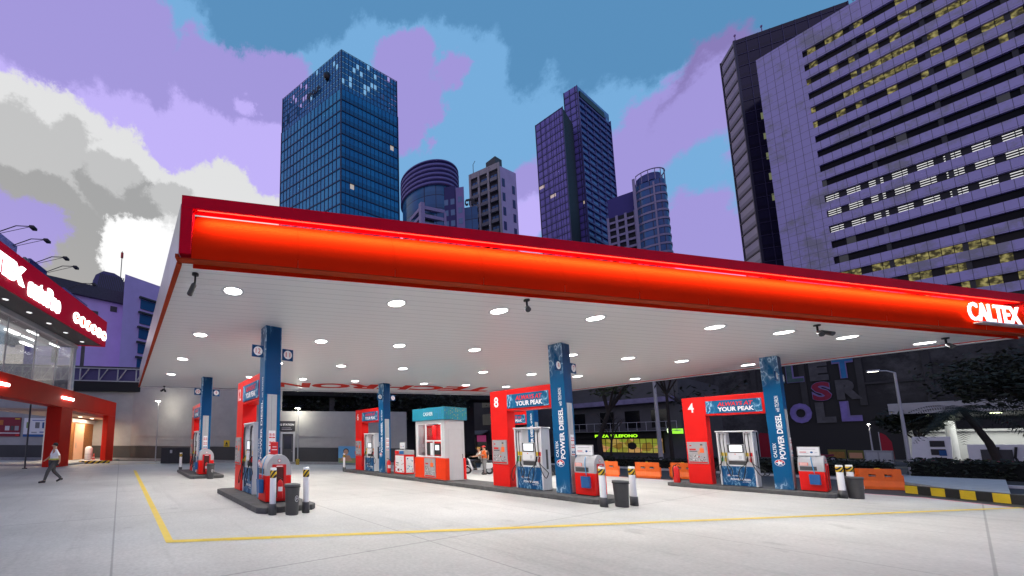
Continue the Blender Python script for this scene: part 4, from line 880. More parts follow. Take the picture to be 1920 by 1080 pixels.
def person(label, loc, rz, pose, shirt, trousers, hair, cap=None, hem=None):
    """faces local +X"""
    J = dict(pel=((0, 0, .92), (.14, .11)), wst=((0, 0, 1.06), (.13, .10)), chs=((0, 0, 1.28), (.16, .11)), nck=((.0, 0, 1.43), .055), hd0=((.01, 0, 1.50), (.07, .075)), hd1=((.015, 0, 1.60), (.085, .09)), hd2=((.01, 0, 1.67), (.06, .065)))
    for s, k in ((1, 'l'), (-1, 'r')):
        J['sh'+k] = ((0, .18*s, 1.38), .055); J['el'+k] = ((-.03, .22*s, 1.12), .042); J['wr'+k] = ((.06, .23*s, .90), .028); J['ha'+k] = ((.09, .22*s, .84), .032); J['fi'+k] = ((.12, .21*s, .77), .018)
        J['hp'+k] = ((0, .09*s, .86), .095); J['kn'+k] = ((.02, .10*s, .48), .062); J['an'+k] = ((-.02, .10*s, .08), .042); J['to'+k] = ((.14, .11*s, .04), .038)
    for k, v in pose.items(): J[k] = (v, J[k][1])
    E = [('pel', 'wst'), ('wst', 'chs'), ('chs', 'nck'), ('nck', 'hd0'), ('hd0', 'hd1'), ('hd1', 'hd2')]
    for k in 'lr': E += [('chs', 'sh'+k), ('sh'+k, 'el'+k), ('el'+k, 'wr'+k), ('wr'+k, 'ha'+k), ('ha'+k, 'fi'+k), ('pel', 'hp'+k), ('hp'+k, 'kn'+k), ('kn'+k, 'an'+k), ('an'+k, 'to'+k)]
    b = skin_mesh('person', J, E, SKIN); b.location = loc; b.rotation_euler.z = rz; tag(b, label, 'person')
    g = lambda f, ks: {k: (J[k][0], tuple(q*f for q in J[k][1]) if isinstance(J[k][1], tuple) else J[k][1]*f) for k in ks}
    S = g(1.34, ['pel', 'wst', 'chs', 'shl', 'shr', 'ell', 'elr']); S['pel'] = ((J['pel'][0][0], J['pel'][0][1], J['pel'][0][2]+.02), (.19, .155))
    skin_mesh('shirt', S, [('pel', 'wst'), ('wst', 'chs'), ('chs', 'shl'), ('chs', 'shr'), ('shl', 'ell'), ('shr', 'elr')], shirt, b)
    T = g(1.28, ['pel', 'hpl', 'hpr', 'knl', 'knr', 'anl', 'anr'])
    skin_mesh('trousers', T, [('pel', 'hpl'), ('pel', 'hpr'), ('hpl', 'knl'), ('hpr', 'knr'), ('knl', 'anl'), ('knr', 'anr')], trousers, b)
    for k in 'lr':
        a = Vector(J['an'+k][0]); c = Vector(J['to'+k][0]); m = MB(); m.tube([a+Vector((-.05, 0, -.03)), a+Vector((.03, 0, -.02)), c+Vector((.03, 0, -.01))], [.045, .055, .035], 8); m.build('shoe', BLACK, b)
    h = Vector(J['hd1'][0]); m = MB(); ell(m, h+Vector((-.02, 0, .025)), (.095, .09, .095)); m.build('hair', hair, b)
    m = MB(); ell(m, h+Vector((.088, .03, .005)), (.012, .015, .01)); ell(m, h+Vector((.088, -.03, .005)), (.012, .015, .01)); m.build('eye', TXTD, b)
    m = MB(); ell(m, h+Vector((.098, 0, -.025)), (.018, .014, .025)); m.build('nose', SKIN, b)
    if cap:
        m = MB(); ell(m, h+Vector((-.01, 0, .045)), (.105, .10, .075)); m.prism([(.05, -.07), (.17, -.05), (.18, 0), (.17, .05), (.05, .07)], .035, .05, fn=lambda a, c, z: (h.x+a, h.y+c, h.z+z)); m.build('cap', cap, b)
    if hem:
        m = MB(); m.lathe([(.192, .0), (.20, .01), (.20, .05), (.192, .06)], 18, 0, (J['pel'][0][0], J['pel'][0][1], .97)); o = m.build('reflective_hem', hem, b)
    return b
CL = lambda n, c: M(n, c, .85, var=.15, vscale=6)
walk = dict(kne=0); walk = dict(knl=(.20, .10, .50), anl=(.30, .10, .10), tol=(.46, .11, .06), knr=(-.02, -.10, .48), anr=(-.32, -.10, .16), tor=(-.18, -.11, .05), ell=(-.14, .24, 1.14), wrl=(-.16, .25, .92), hal=(-.14, .24, .86), fil=(-.12, .23, .79), elr=(.10, -.24, 1.13), wrr=(.25, -.23, .98), har=(.30, -.22, .94), fir=(.35, -.21, .90))
person('walking person in white top with yellow reflective hem and dark trousers, alone before the store', (-2.44, 19.6, 0), R(195), walk, CL('cloth_white', (.85, .85, .85)), CL('cloth_dark', (.07, .07, .07)), M('hair_black', (.015, .012, .01), .7), None, M('reflective_hem', (.55, .6, .1), .5))
hold = dict(ell=(.05, .24, 1.14), wrl=(.25, .14, 1.16), hal=(.31, .10, 1.18), fil=(.36, .06, 1.18), elr=(.05, -.24, 1.14), wrr=(.24, -.12, 1.12), har=(.30, -.08, 1.13), fir=(.35, -.05, 1.13))
person('pump attendant in orange shirt, red cap and grey trousers standing beside a scooter', (19.0, 14.4, 0), R(140), hold, CL('cloth_orange', (.75, .12, .01)), CL('cloth_grey', (.22, .22, .22)), MATS['hair_black'], RED_P)
sit = dict(pel=(-.18, 0, .84), wst=(-.16, 0, .98), chs=(-.12, 0, 1.20), nck=(-.10, 0, 1.35), hd0=(-.08, 0, 1.42), hd1=(-.07, 0, 1.52), hd2=(-.08, 0, 1.59), shl=(-.12, .18, 1.30), shr=(-.12, -.18, 1.30), ell=(.02, .24, 1.08), elr=(.02, -.24, 1.08), wrl=(.26, .24, 1.04), wrr=(.26, -.24, 1.04), hal=(.32, .24, 1.04), har=(.32, -.24, 1.04), fil=(.37, .21, 1.03), fir=(.37, -.21, 1.03),
           hpl=(-.12, .10, .80), hpr=(-.12, -.10, .80), knl=(.26, .15, .72), knr=(.26, -.15, .72), anl=(.14, .20, .32), anr=(.14, -.20, .32), tol=(.28, .20, .28), tor=(.28, -.20, .28))
SCO = (19.02, 14.88, 0); SR = R(140)
person('rider in white top seated on the white scooter beside the attendant', SCO, SR, sit, CL('cloth_cream', (.6, .58, .52)), CL('cloth_black', (.02, .02, .02)), M('helmet_amber', (.5, .22, .03), .3), M('helmet_amber2', (.5, .25, .04), .3))
person('customer in dark clothes standing behind the scooter, face turned to the attendant', (19.95, 15.1, 0), R(200), {}, CL('cloth_brown', (.10, .06, .05)), MATS['cloth_black'], M('hair_brown', (.2, .08, .03), .6))
sc = thing('motor_scooter', 'white and black scooter standing under its rider in front of the dark street', 'scooter', SCO, SR)
for x in (-.62, .62):
    w = MB().cyl((x, -.05, .24), (x, .05, .24), .24, n=22).build('wheel', RUBBER, sc); MB().cyl((x, -.055, .24), (x, .055, .24), .13, n=16).build('rim', STEEL, w)
MB().prism([(-.85, .50), (-.75, .36), (-.30, .30), (-.22, .24), (.25, .22), (.32, .30), (.20, .34), (-.15, .36), (-.20, .66), (-.80, .70)], -.14, .14, fn=lambda a, b, c: (a, c, b)).build('body', WHITE, sc, .04)
MB().prism([(.30, .28), (.40, .26), (.58, .86), (.50, .90)], -.17, .17, fn=lambda a, b, c: (a, c, b)).build('leg_shield', WHITE, sc, .03)
MB().prism([(-.78, .701), (-.12, .661), (-.10, .72), (-.40, .74), (-.80, .80)], -.12, .12, fn=lambda a, b, c: (a, c, b)).build('seat', BLACK, sc, .03)
MB().tube([(.62, 0, .26), (.52, 0, .90), (.48, 0, 1.0)], .03, 8).tube([(.40, -.3, 1.04), (.48, -.08, 1.0), (.48, .08, 1.0), (.40, .3, 1.04)], .016, 8).build('handlebar', BLACK, sc); m = MB(); ell(m, (.58, 0, .90), (.05, .09, .06)); m.build('headlight', LGREY, sc); MB().prism([(.38, .30), (.55, .52), (.80, .48), (.86, .36), (.62, .50)], -.07, .07, fn=lambda a, b, c: (a, c, b)).build('front_mudguard', WHITE, sc)

# ------------------------------------------------------------------ street lamps
def lamp_post(loc, h, label, arm=0, rz=0, r=.06, es=25, power=0, base=False, col=(1, .95, .8)):
    t = thing('street_lamp', label, 'street lamp', loc, rz, 'lamp posts'); MB().cyl((0, 0, 0), (0, 0, h), r, r*.6, 10).build('pole', GREY, t)
    LM = M('street_lamp_lens_%d' % es, (1, 1, 1), .4, emit=col, es=es)
    if arm: MB().tube([(0, 0, h-.02), (-arm*.4, 0, h+.15), (-arm, 0, h+.2)], r*.5, 6).build('arm', GREY, t)
    hd = box('lamp_head', GREY, (-arm-.32, -arm+.18, -.13, .13, h+.16 if arm else h, h+.27 if arm else h+.10), t, .02); box('lens', LM, (-arm-.28, -arm+.12, -.10, .10, (h+.15 if arm else h-.011), (h+.159 if arm else h-.001)), hd)
    if power:
        l = bpy.data.lights.new('street_light', 'POINT'); l.energy = power; l.color = col; l.shadow_soft_size = .12; lo = bpy.data.objects.new('street_light', l); COL.objects.link(lo); lo.parent = t; lo.location = (-arm, 0, h-.15)
    if base: MB().lathe([(.16, 0), (.16, .45), (.06, .5)], 12).build('striped_base', HAZ, t)
    return t
lamp_post(Vector((2.9, 37.0, 0)), 5.6, 'lamp post with bright lamp in front of the high grey wall, left of column 10', 0, R(0), .05, 40, 210)
p, d, n = wseg(3, 13.6); lamp_post(p+n*1.0, 4.75, 'lamp post with striped foot in front of the wall right of portal 12', 0, 0, .05, 40, 180, True)
lamp_post((100, 7.5, 0), 5.4, 'short lit lamp post in front of the lettered mural wall', 0, 0, .09, 40, 500)
lamp_post((45, 2.1, 0), 6.8, 'tall street lamp with curved arm beside the palm at the right', .75, R(-70), .09, 8)
lamp_post((38, 12.4, 0), 7.6, 'thick grey street pole on the median in front of the pizzeria', .3, R(-60), .16, 1)

# ------------------------------------------------------------------ vegetation
BARK = M('bark', (.035, .028, .022), .9, var=.3, bump=.5)
def leaf_mat(name, c):
    m = M(name, c, .7); nt, N, L, node, mt, mix = ntools(m); g = N.new('ShaderNodeNewGeometry'); r = node('ShaderNodeMapRange', i3=.35, i4=1.7); L.new(g.outputs['Random Per Island'], r.inputs[0])
    v = N.new('ShaderNodeVectorMath'); v.operation = 'SCALE'; v.inputs[0].default_value = c; L.new(r.outputs[0], v.inputs['Scale']); L.new(v.outputs[0], N['Principled BSDF'].inputs['Base Color']); return m
LEAF = leaf_mat('leaf_green', (.035, .05, .014)); LEAF_D = leaf_mat('leaf_dark', (.014, .02, .010)); FLOWER = leaf_mat('flower_mix', (.25, .06, .08))
def leaves(mb, c, rad, n, size, rnd, flat=.7, mi=0):
    for _ in range(n):
        while True:
            p = Vector((rnd.uniform(-1, 1), rnd.uniform(-1, 1), rnd.uniform(-1, 1)))
            if .25 < p.length < 1: break
        q = Vector(c)+Vector((p.x*rad, p.y*rad, p.z*rad*flat)); a = Vector((rnd.gauss(0, 1), rnd.gauss(0, 1), rnd.gauss(0, .6))).normalized(); b = a.orthogonal().normalized()
        b = (Matrix.Rotation(rnd.random()*6.28, 3, a)@b)*size*rnd.uniform(.3, .5); a = a*size*rnd.uniform(.6, 1.2)
        mb.add([q-a, q+b*.9, q+a, q-b*.9], [(0, 1, 2, 3)], mi)
def tree(label, loc, h, crown_r, seed, trunk_r=.16, n=900, ls=.22, mat=None, lean=(0, 0), bare=False, low=.5, name='street_tree'):
    rnd = random.Random(seed); t = thing(name, label, 'tree', loc); tr = MB(); fork = Vector((lean[0]*.5, lean[1]*.5, h*low))
    tr.tube([(0, 0, 0), (rnd.uniform(-.1, .1), rnd.uniform(-.1, .1), h*low*.5), fork], [trunk_r, trunk_r*.8, trunk_r*.65], 8); tips = []
    for i in range(6):
        a = i*1.05+rnd.random(); e = Vector((lean[0]+math.cos(a)*crown_r*.75, lean[1]+math.sin(a)*crown_r*.75, h*(low+.25+.25*rnd.random()))); mid = fork.lerp(e, .5)+Vector((rnd.uniform(-.3, .3), rnd.uniform(-.3, .3), .25))
        tr.tube([fork, mid, e], [trunk_r*.5, trunk_r*.3, trunk_r*.12], 6); tips.append(e); tips.append(mid)
        for k in range(3):
            e2 = mid.lerp(e, rnd.random())+Vector((rnd.uniform(-1, 1), rnd.uniform(-1, 1), rnd.uniform(.1, .9)))*crown_r*.4; tr.tube([mid.lerp(e, .3), e2], [trunk_r*.2, trunk_r*.05], 5); tips.append(e2)
    tr.build('trunk', BARK, t)
    if not bare:
        lv = MB()
        for c in tips: leaves(lv, c, crown_r*rnd.uniform(.28, .5), n//len(tips), ls, rnd)
        lv.build('crown', mat or LEAF, t, fix=False)
    return t
tree('leaning street tree with sparse yellow green leaves left of the pizza shop', (38, 16.6, .09), 7.6, 2.9, 3, .24, 620, .26, LEAF, (1.0, -1.2), low=.62)
tree('bare dark branching tree in front of the pizza shop sign', (38, 15.7, .09), 5.3, 1.4, 8, .12, 0, bare=True, low=.4)
tree('slim street tree with few green leaves beside the grey pole', (39, 12.0, .09), 7.9, 1.8, 11, .14, 420, .24, LEAF, low=.75)
tree('bare spreading street tree left of portal 4', (40, 10.3, .09), 6.3, 3.0, 21, .16, 120, .22, LEAF_D, low=.55)
tree('bare thin tree seen between booth and portal 8', (36, 24.5, .09), 6.5, 2.0, 31, .14, 60, .2, LEAF_D, low=.5)
tree('wide dark overhanging tree crown at the right edge of the photo', (50, -3.6, .09), 7.3, 3.9, 41, .28, 6500, .19, LEAF_D, (0, .8), low=.5)
tree('dark bushy tree between the tall street lamp and the white kiosk', (62, 2.3, .0), 5.2, 1.8, 45, .18, 1100, .3, LEAF_D, low=.45)
for i, (x, y, h_, r_) in enumerate(((27, 33, 9, 4.5), (22, 36, 9.5, 4.5), (17, 40, 10, 5), (33, 38, 10, 5), (31, 29, 8, 3.5))):
    tree(['dark dense tree behind the low wall right of column 6', 'dark dense tree over the wall behind portal 6', 'dark broad tree behind the wall right of column 11', 'tall dark tree behind the cashier booth', 'dark tree just right of the wall end behind the booth'][i], (x, y, 0), h_, r_, 60+i, .25, 2600, .27, LEAF_D, low=.4)
def palm(label, loc, h, seed, lean=(0, 0), fr=2.4, n=26):
    rnd = random.Random(seed); t = thing('palm_tree', label, 'palm tree', loc); top = Vector((lean[0], lean[1], h)); tr = MB().tube([(0, 0, 0), (lean[0]*.35, lean[1]*.35, h*.5), top], [.20, .15, .12], 10)
    tr.build('trunk', BARK, t); lv = MB()
    for i in range(n):
        a = rnd.random()*6.28; el = rnd.uniform(-.5, 1.0); pts = []
        for k in range(9):
            s = k/8*fr*rnd.uniform(.97, 1.03); pts.append(top+Vector((math.cos(a)*s*math.cos(el*.6), math.sin(a)*s*math.cos(el*.6), math.sin(el)*s*.7-.24*s*s)))
        for k in range(8):
            p = pts[k]; d = (pts[k+1]-p).normalized(); side = d.cross(Z_).normalized()
            for q in range(3):
                o = p.lerp(pts[k+1], q/3)
                for sgn in (-1, 1):
                    l_ = .5*math.sin(math.pi*min(.98, (k+q/3+.6)/9)); tip = o+(side*sgn+d*.5-Z_*.35).normalized()*l_; lv.add([o-d*.02, o+d*.03, tip], [(0, 1, 2)])
    lv.build('crown', LEAF_D, t, fix=False); return t
palm('dark palm with drooping fronds in front of the white forecourt at the right', (48, -.9, .0), 4.3, 5, (-.4, 1.0), 2.6, 34)
palm('second dark palm crown at the right edge behind the hedge', (50, -3.2, 0), 4.9, 9, (0, .3), 2.7, 30)
tree('short feathery palm-like shrub at the street left of the booth sign', (26.5, 26.0, 0), 3.6, 1.2, 77, .08, 300, .22, LEAF_D, low=.4)
# hedges: countless leaves, each hedge strip a thing of its own
def hedge(label, x0, x1, y0, y1, h, seed, dens=55, mat=None, flowers=False):
    rnd = random.Random(seed); t = thing('hedge', label, 'hedge', (0, 0, .09)); box('core', M('hedge_core', (.006, .008, .005), .95), (x0+.12, x1-.12, y0+.12, y1-.12, 0, h-.14), t); lv = MB(); n = int((y1-y0)*dens)
    for _ in range(n):
        x, y, z = rnd.uniform(x0, x1), rnd.uniform(y0, y1), rnd.uniform(.02, h)
        if rnd.random() < .5: x = x0+rnd.uniform(-.05, .12)
        elif rnd.random() < .6: z = h+rnd.uniform(-.12, .08)
        leaves(lv, (x, y, z), .08, 2, .13, rnd, 1, 1 if flowers and rnd.random() < .18 else 0)
    lv.build('leaves', [mat or LEAF_D, FLOWER], t, fix=False)
hedge('long dark clipped hedge on the median behind the road, left of portal 4', 36.0, 37.3, 8.8, 34, .75, 1, 45)
hedge('dark clipped hedge on the median between portal 4 and the striped kerb', 37.5, 38.8, 2.2, 8.6, .78, 2, 90)
hedge('thick dark hedge on the median at the right behind the concrete apron', 40.3, 41.6, -12, 2.0, 1.0, 3, 110)
hedge('flowering low shrub row in front of the neighbouring station', 44.0, 45.0, -8, 1.8, .9, 4, 110, LEAF, True)
hedge('low hedge strip below the mural wall on the far roadside', 57.5, 58.5, 3.5, 30, .6, 5, 40)

# ------------------------------------------------------------------ street buildings to the right
WIN_D = M('dark_window', (.008, .009, .011), .12, spec=.6)
pz = thing('pizza_shop', 'dark two storey pizza shop building with glowing green sign and lit window grid', 'building', (55, 0, 0))
GB = M('shop_grey', (.075, .075, .078), .7, var=.25, vscale=.5)
m = MB().box(0, 14, 15.9, 60, 3.5, 9.8).box(.3, 14, 29, 60, 0, 3.499).box(.3, 14, 15.9, 17.6, 0, 3.499).box(.31, 14, 17.6, 29, 0, .95).box(6, 14, 17.6, 29, .95, 3.499); m.build('wall', GB, pz)
box('sign_board', M('sign_black', (.006, .006, .006), .5), (-.25, -.002, 17.7, 27.2, 2.72, 3.55), pz, .01)
lettering('lettering', 'PIZZA TELEFONO', M('green_neon', (.4, .8, .02), .4, emit=(.42, 1, .02), es=1.5), pz, (-.252, 24.45, 2.86), -Y_, Z_, 4.55, .36, .03, .02)
m = MB(); m.box(-.20, -.05, 25.9, 26.35, 2.75, 3.15); ell(m, (-.14, 26.1, 3.05), (.06, .22, .30)); m.build('pepper_sign', M('lamp_green_white', (.8, 1, .5), .4, emit=(.75, 1, .5), es=2.2), pz)
PZI = M('shop_interior', (.4, .2, .08), .6); nt, N, L, node, mt, mix = ntools(PZI); tcn = N.new('ShaderNodeTexCoord'); vo = N.new('ShaderNodeTexVoronoi'); vo.inputs['Scale'].default_value = 1.3; L.new(tcn.outputs['Object'], vo.inputs['Vector'])
cr = N.new('ShaderNodeValToRGB'); cr.color_ramp.elements[0].color = (.25, .13, .02, 1); cr.color_ramp.elements[1].color = (.62, .30, .12, 1); e = cr.color_ramp.elements.new(.5); e.color = (.28, .34, .04, 1); sp = N.new('ShaderNodeSeparateColor'); L.new(vo.outputs['Color'], sp.inputs[0]); L.new(sp.outputs[0], cr.inputs[0]); L.new(cr.outputs[0], N['Principled BSDF'].inputs['Base Color']); L.new(cr.outputs[0], N['Principled BSDF'].inputs['Emission Color']); N['Principled BSDF'].inputs['Emission Strength'].default_value = .75
box('lit_interior', PZI, (.9, 1.0, 18.0, 27.5, .96, 2.7), pz)
m = MB()
for k in range(11): m.box(.02, .08, 18.0+k*.6, 18.05+k*.6, .96, 2.70)
for z in (.96, 1.5, 2.1, 2.66): m.box(.01, .07, 18.0, 24.2, z, z+.04)
m.build('window_grid', BLACK, pz); MB().cyl((-.02, 20.6, 1.8), (.0, 20.6, 1.8), .45, n=20).build('round_logo', BLACK, pz)
box('window_grid', BLACK, (.0, .2, 24.25, 29, .96, 2.7), pz)
m = MB()
for y in (17.0, 19.6, 22.3, 25.6, 28.5, 32, 36, 40): m = MB().box(-.02, .0-.001, y, y+1.5, 4.0, 6.1); m.build('window', WIN_D, pz)
MB().box(-.9, -.002, 16.2, 27.5, 6.9, 7.5).build('balcony_slab', M('lilac_concrete', (.20, .18, .30), .7, var=.4, vscale=1), pz); m = MB()
for k in range(14): m.box(-1.0, -.96, 16+k*.9, 16.04+k*.9, 3.6, 4.6)
m.box(-1.0, -.95, 16, 28, 4.6, 4.65); m.box(-1.05, -.003, 16, 28, 3.56, 3.6); m.build('railing', GREY, pz)
t = thing('blade_sign', 'small glowing green and white blade sign at the corner of the pizza shop', 'sign', (54.2, 16.6, 3.2)); box('panel', M('green_sign_lit', (.3, .8, .05), .5, emit=(.35, .9, .05), es=1.0), (0, .12, -1.0, -.1, 0, .55), t, .01); MB().cyl((.06, -.1, .3), (.06, .5, .3), .03, n=8).build('bracket', BLACK, t); m = MB(); ell(m, (.05, .15, .35), (.07, .2, .35)); m.build('glowing_bulb', MATS['lamp_green_white'], t); box('letter_strip', TXTW, (-.004, -.001, -.85, -.3, .32, .42), t)
ob = thing('dark_shop_block', 'dim grey street block with awning and dark shopfronts behind the cashier booth', 'building', (50, 34, 0)); MB().box(0, 12, 0, 34, 0, 13).build('wall', M('block_dark', (.035, .035, .036), .8, var=.35, vscale=.4), ob)
MB().prism([(0, 4.1), (-1.6, 3.5), (-1.6, 3.35), (0, 3.9)], 3, 11.5, fn=lambda a, b, c: (a-.002, c, b)).build('awning', M('awning_grey', (.12, .12, .12), .8, var=.2), ob)
for i in range(8):
    for j in range(3): MB().box(-.03, -.001, 1.5+i*4, 3.9+i*4, 4.9+j*2.8, 6.6+j*2.8).build('window', WIN_D, ob)
for i in range(4): MB().box(-.03, -.001, 3.3+i*2.1, 5.0+i*2.1, .1, 3.0).build('shop_window', WIN_D, ob)
for (y, z, mt_, nm) in ((3.2, 2.3, M('pink_screen', (.4, .05, .2), .5, emit=(.5, .06, .2), es=.35), 'pink'), (5.9, 2.3, M('blue_screen', (.1, .1, .5), .5, emit=(.12, .14, .6), es=.4), 'blue')):
    t = thing('shop_sign', f'small {nm} lit sign on the dark street front between booth and portal 8', 'sign', (49.6, 34+y, z)); box('panel', mt_, (0, .1, 0, 1.6, 0, 1.0), t, .01); box('bracket', BLACK, (.101, .38, .7, .9, .4, .6), t)
t = thing('flag_banner', 'yellow and red upright banner at the street between booth and portal 8', 'banner', (40.0, 27.4, .09)); box('cloth', YEL, (0, .03, 0, .5, .3, 1.75), t); box('red_print', RED_P, (-.004, -.001, -.0, .2, .6, 1.3), t); MB().cyl((.015, .52, 0), (.015, .52, 1.8), .02, n=8).build('pole', GREY, t)

# mural wall (podium of the right tower) with coloured letters
mw = thing('mural_building', 'dark grey podium building with big coloured letters painted on its wall', 'building', (110, 0, 0))
MW = M('mural_wall', (.016, .016, .017), .85); nt, N, L, node, mt, mix = ntools(MW); tcn = N.new('ShaderNodeTexCoord'); sp = N.new('ShaderNodeSeparateXYZ'); L.new(tcn.outputs['Object'], sp.inputs[0])
n1 = node('ShaderNodeTexNoise'); n1.inputs['Scale'].default_value = .35; n1.inputs['Detail'].default_value = 10; n1.inputs['Roughness'].default_value = .75; L.new(tcn.outputs['Object'], n1.inputs['Vector'])
r1 = node('ShaderNodeMapRange', i1=.4, i2=.6); L.new(n1.outputs['Fac'], r1.inputs[0]); f = r1.outputs[0]
right = node('ShaderNodeMapRange', i1=9.0, i2=5.0); L.new(sp.outputs[1], right.inputs[0]); le = node('ShaderNodeMapRange', i1=18, i2=22); L.new(sp.outputs[1], le.inputs[0]); hi = node('ShaderNodeMapRange', i1=9, i2=11); L.new(sp.outputs[2], hi.inputs[0])
f = mt('MULTIPLY', f, mt('MAXIMUM', mt('MULTIPLY', right.outputs[0], hi.outputs[0]), le.outputs[0])); L.new(mix(f, (.018, .018, .019), (.065, .065, .066)), N['Principled BSDF'].inputs['Base Color'])
MB().box(0, 14, -60, 33, 0, 24.2).build('wall', MW, mw); m = MB()
for y in range(-58, 33, 6): m.box(-.25, -.002, y, y+.7, 9, 24.1)
for z in (12.5, 18.5, 23.4): m.box(-.32, -.26, -60, 33 if z > 20 else 8, z, z+.35)
m.build('pilaster', MATS['block_dark'], mw)
LC = dict(g=M('mural_teal', (.05, .10, .10), .8, var=.5, vscale=.7), n=M('mural_grey', (.075, .075, .08), .8, var=.4, vscale=.8), b=M('mural_blue', (.02, .16, .36), .8, var=.3, vscale=.8), r=M('mural_red', (.22, .01, .04), .8, var=.3, vscale=.8), v=M('mural_violet', (.18, .14, .40), .8, var=.3, vscale=.8), p=M('mural_pinkgrey', (.15, .05, .07), .8, var=.6, vscale=1.2))
OUTL = M('mural_outline', (.16, .13, .3), .8)
for ch, y1, z1, y0, z0, c in (('L', 16.14, 17.5, 14.21, 13.95, 'g'), ('E', 13.46, 17.5, 11.53, 13.9, 'n'), ('T', 10.94, 17.6, 8.86, 13.95, 'b'), ('S', 13.49, 13.6, 11.44, 10.2, 'r'), ('R', 10.86, 13.6, 8.44, 10.2, 'n'), ('O', 16.29, 9.91, 13.85, 6.29, 'v'), ('L', 13.32, 9.87, 11.36, 6.26, 'n'), ('L', 10.72, 9.82, 8.75, 6.4, 'v')):
    lettering('mural_letter', ch, OUTL if c in 'gbrv' else LC[c], mw, (-.262, y1+.06, z0-.06), -Y_, Z_, y1-y0+.12, z1-z0+.12, .004, .075); lettering('mural_letter_fill', ch, LC[c], mw, (-.27, y1, z0), -Y_, Z_, y1-y0, z1-z0, .004, .03)
# tall purple tower above the podium
tw = thing('office_tower', 'huge violet panelled office tower with long horizontal window bands at upper right', 'tower', (125, 16.7, 0))
TP = M('violet_panel', (.30, .25, .56), .55); nt, N, L, node, mt, mix = ntools(TP); tcn = N.new('ShaderNodeTexCoord'); sp = N.new('ShaderNodeSeparateXYZ'); L.new(tcn.outputs['Object'], sp.inputs[0]); k = None
for ax, per, ww in ((1, 1.15, .055), (2, 1.7, .04)):
    fr = mt('FRACT', mt('DIVIDE', sp.outputs[ax], per)); e = mt('LESS_THAN', fr, ww); k = e if k is None else mt('MAXIMUM', k, e)
n1 = node('ShaderNodeTexNoise'); n1.inputs['Scale'].default_value = .12; n1.inputs['Detail'].default_value = 9; n1.inputs['Roughness'].default_value = .75; L.new(tcn.outputs['Object'], n1.inputs['Vector']); r1 = node('ShaderNodeMapRange', i1=.5, i2=.6); L.new(n1.outputs['Fac'], r1.inputs[0])
c0 = mix(mt('MULTIPLY', r1.outputs[0], .85), (.40, .35, .66), (.27, .26, .30)); L.new(mix(mt('MULTIPLY', k, .75), c0, (.05, .045, .07)), N['Principled BSDF'].inputs['Base Color'])
TOPZ = 92.4; FH = 3.39; bz = [84.7+FH-i*FH for i in range(19)]
m = MB().box(0, 40, -6.3, 0, 24.3, TOPZ)                # solid left strip with panel grid
prev = TOPZ
for z in bz:
    m.box(0, .9, -90, -6.301, z, prev); prev = z-1.55
m.box(0, .9, -90, -6.301, 24.3, prev); m.box(.901, 40, -90, -6.301, 24.3, TOPZ-.5)
m.build('facade', TP, tw)
def band_mat(name, kind):
    m = M(name, (.01, .01, .011), .3, spec=.12); nt, N, L, node, mt, mix = ntools(m); tcn = N.new('ShaderNodeTexCoord'); sp = N.new('ShaderNodeSeparateXYZ'); L.new(tcn.outputs['Object'], sp.inputs[0])
    cell = mt('FLOOR', mt('DIVIDE', sp.outputs[1], 1.15)); fy = mt('FRACT', mt('DIVIDE', sp.outputs[1], 1.15)); wn = N.new('ShaderNodeTexWhiteNoise'); wn.noise_dimensions = '2D'; cb = N.new('ShaderNodeCombineXYZ'); L.new(cell, cb.inputs[0]); L.new(mt('FLOOR', mt('DIVIDE', sp.outputs[2], 3.39)), cb.inputs[1]); L.new(cb.outputs[0], wn.inputs['Vector'])
    bar = mt('GREATER_THAN', fy, .07)
    if kind == 'tube':      # office with rows of fluorescent tubes
        fz = mt('FRACT', mt('MULTIPLY', sp.outputs[2], 2.2)); bar = mt('GREATER_THAN', mt('FRACT', mt('DIVIDE', sp.outputs[1], 1.25)), .06); tube = mt('LESS_THAN', mt('ABSOLUTE', mt('SUBTRACT', fz, .5)), .16); blk = mt('LESS_THAN', mt('FRACT', mt('ADD', mt('DIVIDE', sp.outputs[1], 2.5), .2)), .62)
        e = mt('MULTIPLY', mt('MULTIPLY', tube, blk), bar); col = (.85, .85, .85); es = 1.0; base = (.03, .03, .032)
    elif kind == 'warm':
        on = mt('GREATER_THAN', wn.outputs['Value'], .48); nn_ = node('ShaderNodeTexNoise'); nn_.inputs['Scale'].default_value = 1.6; L.new(tcn.outputs['Object'], nn_.inputs['Vector']); r_ = node('ShaderNodeMapRange', i1=.42, i2=.68, i3=.10, i4=1); L.new(nn_.outputs['Fac'], r_.inputs[0])
        e = mt('MULTIPLY', mt('MULTIPLY', on, bar), r_.outputs[0]); col = (.46, .40, .14); es = .75; base = (.02, .018, .015)
    else:
        e = mt('MULTIPLY', mt('MULTIPLY', mt('GREATER_THAN', wn.outputs['Value'], .93), bar), .3); col = (.4, .4, .5); es = .3; base = (.004, .004, .005)
    b = N['Principled BSDF']; b.inputs['Base Color'].default_value = (*base, 1); b.inputs['Emission Color'].default_value = (*col, 1); L.new(mt('MULTIPLY', e, es), b.inputs['Emission Strength']); return m
WARM, TUBE, DARK = band_mat('windows_warm', 'warm'), band_mat('windows_tubes', 'tube'), band_mat('windows_dark', 'dark')
kinds = [WARM, WARM, WARM, WARM, WARM, WARM, DARK, DARK, DARK, DARK, TUBE, TUBE, TUBE, DARK, DARK, WARM, WARM, WARM, DARK]
for z, kd in zip(bz, kinds):
    m = MB().box(.62, .70, -90, -6.3, z-1.55+.001, z-.001); yy = -12.7
    while yy > -90: m.box(.3, .619, yy, yy+.5, z-1.549, z-.002, 1); yy -= 6.9
    m.build('window_band', [kd, BLACK], tw)
